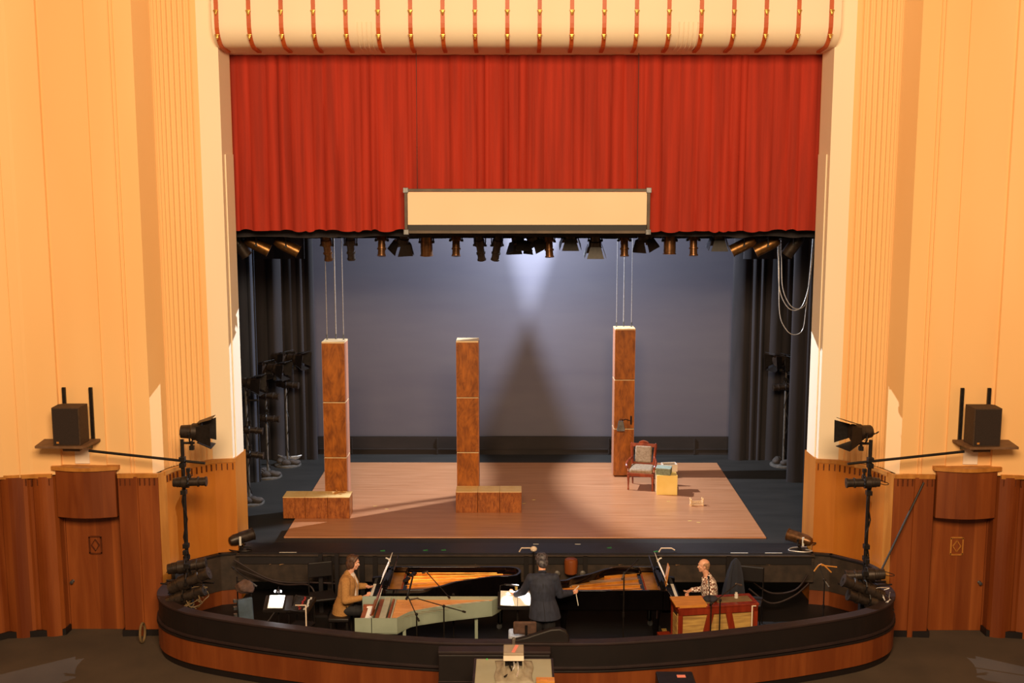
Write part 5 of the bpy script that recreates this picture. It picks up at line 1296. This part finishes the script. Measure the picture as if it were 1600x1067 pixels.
def pianist(x, y, f, k, seat, label, jacket, trousers, hairm, shirtm, style):
    """seated player; f = +1 faces +x, -1 faces -x"""
    t = thing('person', label, 'person', (x, y, PIT))
    V3 = lambda a, b, c: Vector((a*f*k, b*k, seat + (c-.5)*k))
    ln = .03 if style == 'long' else 0
    B = Body()
    B.limb([(V3(0, 0, .62), .135*k), (V3(.01+ln, 0, .78), .115*k), (V3(.03+ln, 0, .98), .125*k), (V3(.04+ln, 0, 1.06), .10*k)])
    B.limb([(V3(.04+ln, -.15, 1.07), .062*k), (V3(.04+ln, .15, 1.07), .062*k)])
    B.limb([(V3(.04+ln, 0, 1.08), .065*k), (V3(.085+ln, 0, 1.20), .052*k), (V3(.10+ln, 0, 1.25), .055*k)])
    P, R = head(B, V3(.125+ln, 0, 1.335), (f, 0), .16 if style == 'long' else .02, k)
    if style == 'long': hands_at = {1: ((.44, .10, .855), (.33, .22, .86), (.12, .25, .84)), -1: ((.43, -.16, .845), (.32, -.27, .84), (.06, -.29, .80))}
    else: hands_at = {1: ((.40, .12, .80), (.30, .20, .82), (.06, .25, .82)), -1: ((.42, -.17, .84), (.34, -.24, .83), (.05, -.30, .80))}
    for s in (-1, 1):
        B.limb([(V3(.02, s*.09, .58), .095*k), (V3(.40, s*.13, .56), .062*k), (V3(.42, s*.13, .50), .058*k), (V3(.36, s*.13, .12), .038*k)])
        h, w, e = hands_at[s]
        B.limb([(V3(.04+ln, s*.19, 1.05), .055*k), (V3(*e), .043*k), (V3(*w), .030*k), (V3(*h)*.15+V3(*w)*.85, .026*k)])
        fw = (V3(*h)-V3(*w)).normalized()
        hand(B, V3(*w)+fw*.02, fw + Vector((0, 0, .05)), (0, 0, -1), .42 if style == 'long' else (.95 if s < 0 else .5), k, side=-s*f)
    B.build('body', skin, t, .0055, 2)
    face_details(t, P, R, k, hairm)
    # jacket or shirt
    C = Body(); g = .018*k if jacket is tweed else .012*k
    if jacket is tweed:
        C.loft([(V3(-.04, 0, .46), .155*k, .20*k), (V3(-.04, 0, .47), .17*k, .215*k), (V3(-.015, 0, .62), .165*k, .20*k), (V3(.015+ln*.6, 0, .78), .145*k, .185*k), (V3(.025+ln, 0, .95), .15*k, .20*k), (V3(.03+ln, 0, 1.06), .125*k, .20*k), (V3(.035+ln, 0, 1.13), .085*k, .13*k)])
    else: C.loft([(V3(-.01, 0, .50), .14*k, .18*k), (V3(-.0, 0, .62), .15*k, .19*k), (V3(.01+ln, 0, .78), .14*k, .18*k), (V3(.02+ln, 0, .95), .145*k, .195*k), (V3(.025+ln, 0, 1.06), .12*k, .19*k), (V3(.03+ln, 0, 1.12), .08*k, .12*k)])
    C.limb([(V3(.02+ln, -.165, 1.075), .062*k+g), (V3(.02+ln, .165, 1.075), .062*k+g)])
    C.limb([(V3(.035+ln, 0, 1.10), .07*k+g*.5), (V3(.05+ln, 0, 1.155), .055*k+g*.6)])
    if jacket is tweed:
        pass
    for s in (-1, 1):
        h, w, e = hands_at[s]
        C.limb([(V3(.03+ln, s*.195, 1.05), .064*k+g*.7), (V3(*e), .052*k+g*.6), (V3(*w)*.92+V3(*e)*.08, .036*k+g*.7)])
    C.build('jacket' if jacket is tweed else 'checked_shirt', jacket, t, .0075, 3)
    if jacket is tweed:
        S = Body(); S.limb([(V3(.145+ln, 0, .80), .055*k), (V3(.155+ln, 0, 1.0), .045*k), (V3(.085+ln, 0, 1.16), .052*k)]); S.build('shirt_front', shirtm, t, .006, 2)
        m = MB()
        m.tube([V3(.14+ln, -.05, 1.13), V3(.19+ln, -.075, .98), V3(.185+ln, -.05, .80)], [.006, .016, .008], 6); m.tube([V3(.14+ln, .05, 1.13), V3(.19+ln, .075, .98), V3(.185+ln, .05, .80)], [.006, .016, .008], 6); m.build('lapel', jacket, t, smooth=True)
        m = MB(); m.lathe(V3(.06, -.205, .66), (0, -1, 0), [(0, .010), (.008, .010)], 8); m.lathe(V3(.16, -.14, .66), (f, -.6, 0), [(0, .012), (.008, .012)], 8); m.build('button', ebony, t)
    else:
        m = MB(); m.tube([V3(.10, -.05, 1.14), V3(.135, -.03, 1.10), V3(.14, -.06, 1.06)], [.012, .016, .006], 6); m.tube([V3(.10, .05, 1.14), V3(.135, .03, 1.10), V3(.14, .06, 1.06)], [.012, .016, .006], 6); m.build('collar', jacket, t, smooth=True)
    T = Body()
    T.ball(V3(0, 0, .58), (.17*k, .19*k, .10*k))
    for s in (-1, 1): T.limb([(V3(.02, s*.095, .575), .105*k), (V3(.40, s*.13, .56), .074*k), (V3(.425, s*.13, .50), .070*k), (V3(.36, s*.13, .10), .052*k)])
    T.build('trousers', trousers, t, .009, 3)
    # hair
    H = Body()
    if style == 'long':
        H.ball(P(-.022, 0, .055), (.098*k, .088*k, .086*k), R); H.ball(P(-.055, 0, -.02), (.062*k, .084*k, .095*k), R); H.ball(P(-.05, 0, -.075), (.050*k, .072*k, .055*k), R)
        for s in (-1, 1): H.ball(P(-.010, s*.068, -.01), (.045*k, .024*k, .075*k), R); H.limb([(P(.05, s*.03, .108), .022*k), (P(.02, s*.074, .04), .02*k)], 8)
    else:
        H.ball(P(-.050, 0, .012), (.060*k, .080*k, .075*k), R); H.ball(P(-.055, 0, -.035), (.045*k, .066*k, .045*k), R)
        for s in (-1, 1): H.ball(P(-.02, s*.066, .028), (.045*k, .018*k, .040*k), R)
    H.build('hair', hairm, t, .006, 2)
    # shoes
    for s in (-1, 1):
        sh = Body(); a = V3(.34, s*.13, 0); z0 = .045; a.z = z0; b = a+Vector((f*.19*k, 0, -.008)); sh.limb([(a, .042*k), (b, .036*k)]); sh.build('shoe', pianoblack, t, .008, 2)
    return t
pianist(-2.80, 18.42, 1, 1.0, .47, 'seated person in a tan jacket with brown hair playing the lidless piano', tweed, darktrouser, brownhair, shirt_pale, 'long')
pianist(3.17, 18.52, -1, .94, .44, 'balding seated person in a brown and white checked shirt behind the organ', gingham, darktrouser, shorthair, shirt_pale, 'short')

# the conductor, seen from behind, leaning slightly
t = thing('person', 'standing person in a dark grey suit conducting with back to the house', 'person', (.41, 17.39, PIT))
B = Body()
B.limb([(Vector((0, 0, .92)), .125), (Vector((0, 0, 1.10)), .115), (Vector((-.005, .015, 1.32)), .125), (Vector((-.01, .02, 1.38)), .10)])
B.limb([(Vector((-.15, .01, 1.40)), .045), (Vector((.14, .01, 1.40)), .045)])
B.limb([(Vector((-.01, .02, 1.40)), .06), (Vector((-.015, .045, 1.535)), .055), (Vector((-.015, .06, 1.57)), .055)])
P, R = head(B, (-.02, .085, 1.655), (-.35, 1), .42)
for s in (-1, 1):
    B.limb([(Vector((s*.095, 0, .90)), .10), (Vector((s*.10, .02, .50)), .062), (Vector((s*.105, -.01, .10)), .042)])
    B.limb([(Vector((s*.105, -.01, .06)), .04), (Vector((s*.12, .14, .035)), .035)])
AL = [(-.19, .0, 1.42), (-.30, .10, 1.17), (-.415, .27, 1.06)]
AR = [(.18, .0, 1.42), (.26, .04, 1.14), (.44, .19, 1.115)]
B.limb([(Vector(AL[0]), .045), (Vector(AL[1]), .043), (Vector(AL[2]), .028)])
B.limb([(Vector(AR[0]), .045), (Vector(AR[1]), .043), (Vector(AR[2]), .028)])
fl = (Vector((-.47, .36, 1.055))-Vector(AL[2])).normalized(); hand(B, Vector(AL[2])+fl*.01, fl, (0, .2, -1), .35, 1.0, side=1)
fr = (Vector((.52, .27, 1.10))-Vector(AR[2])).normalized(); hand(B, Vector(AR[2])+fr*.01, fr, (-.3, .2, -1), 1.0, 1.0, side=-1)
B.build('body', skin, t, .0055, 2)
face_details(t, P, R, 1.0, greyhair)
C = Body()
C.loft([((.03, -.02, .79), .235, .165), ((.03, -.02, .80), .25, .175), ((.02, -.015, .95), .225, .165), ((.0, -.005, 1.10), .19, .145), ((-.005, .0, 1.25), .205, .15), ((-.01, .01, 1.36), .215, .14), ((-.01, .015, 1.44), .185, .11), ((-.012, .02, 1.48), .10, .085)])
for s in (-1, 1):
    C.limb([(Vector((s*.08, .01, 1.42)), .080), (Vector((s*.185-.01, .0, 1.415)), .072)])
C.limb([(Vector((-.01, .02, 1.46)), .075), (Vector((-.013, .03, 1.50)), .064)])
C.limb([(Vector(AL[0]), .075), (Vector(AL[1]), .062), (Vector(AL[2])*.97+Vector(AL[1])*.03, .046)])
C.limb([(Vector(AR[0]), .075), (Vector(AR[1]), .062), (Vector(AR[2])*.97+Vector(AR[1])*.03, .046)])
jk = C.build('jacket', suit, t, .0075, 3)
m = MB(); m.tube([(0, -.132, 1.38), (0, -.147, 1.1), (.02, -.180, .95), (.03, -.192, .80)], .004, 6); m.tube([(.012, -.150, 1.05), (.035, -.190, .80)], .005, 6); m.build('back_seam', darktrouser, t, smooth=True)
m = MB(); m.tube([(-.065, -.02, 1.53), (-.012, -.045, 1.545), (.045, -.02, 1.53)], .012, 8); m.build('collar', suit, t, smooth=True)
T = Body(); T.ball((0, 0, .90), (.165, .13, .13))
for s in (-1, 1): T.limb([(Vector((s*.09, 0, .88)), .115), (Vector((s*.105, .02, .50)), .085), (Vector((s*.11, -.01, .07)), .068)])
T.build('trousers', darktrouser, t, .009, 3)
for s in (-1, 1):
    sh = Body(); sh.limb([(Vector((s*.11, -.03, .045)), .045), (Vector((s*.125, .16, .038)), .036)]); sh.build('shoe', pianoblack, t, .008, 2)
H = Body(); H.ball(P(-.026, 0, .05), (.104, .094, .094), R); H.ball(P(-.055, 0, -.025), (.060, .086, .080), R)
for s in (-1, 1): H.ball(P(-.025, s*.066, .0), (.045, .026, .05), R)
rnd = random.Random(4)
for k in range(26):
    a, b = rnd.uniform(0, 2*PI), rnd.uniform(-.2, 1.2); v = Vector((-.02+.095*math.cos(a)*math.cos(b)*(.9), .084*math.sin(a)*math.cos(b), .05+.085*math.sin(b)))
    if v.x < .045: H.ball(P(*v), .019, R)
H.build('hair', greyhair, t, .006, 1)
# baton, held in the hand on the piano side
m = MB(); m.cyl((.925, 17.66, .16), (.965, 17.60, -.05), .007, .006, 8); m.cyl((.90, 17.66, .17), (.98, 17.74, .22), .012, .009, 8); tag(m.build('baton', tape_w), 'white baton hanging from the hand of the conductor', 'baton')
# lights of the stands in the pit
SCORE = spot('score_lamp', (.0, 17.72, .36), (.02, 17.62, .03), 30, (1, .97, .95), 80, .4, .03)
PG1 = spot('piano_page_lamp', (-2.45, 18.5, .55), (-2.12, 18.5, .2), 9, (1, .95, 1), 50, .4, .03)
PG2 = spot('far_piano_page_lamp', (2.72, 18.46, .55), (2.36, 18.46, .2), 9, (1, .97, .95), 50, .4, .03)
HPL = point('harpsichord_page_lamp', (-2.30, 17.62, .22), 1.5, (1, .95, .9), .03)
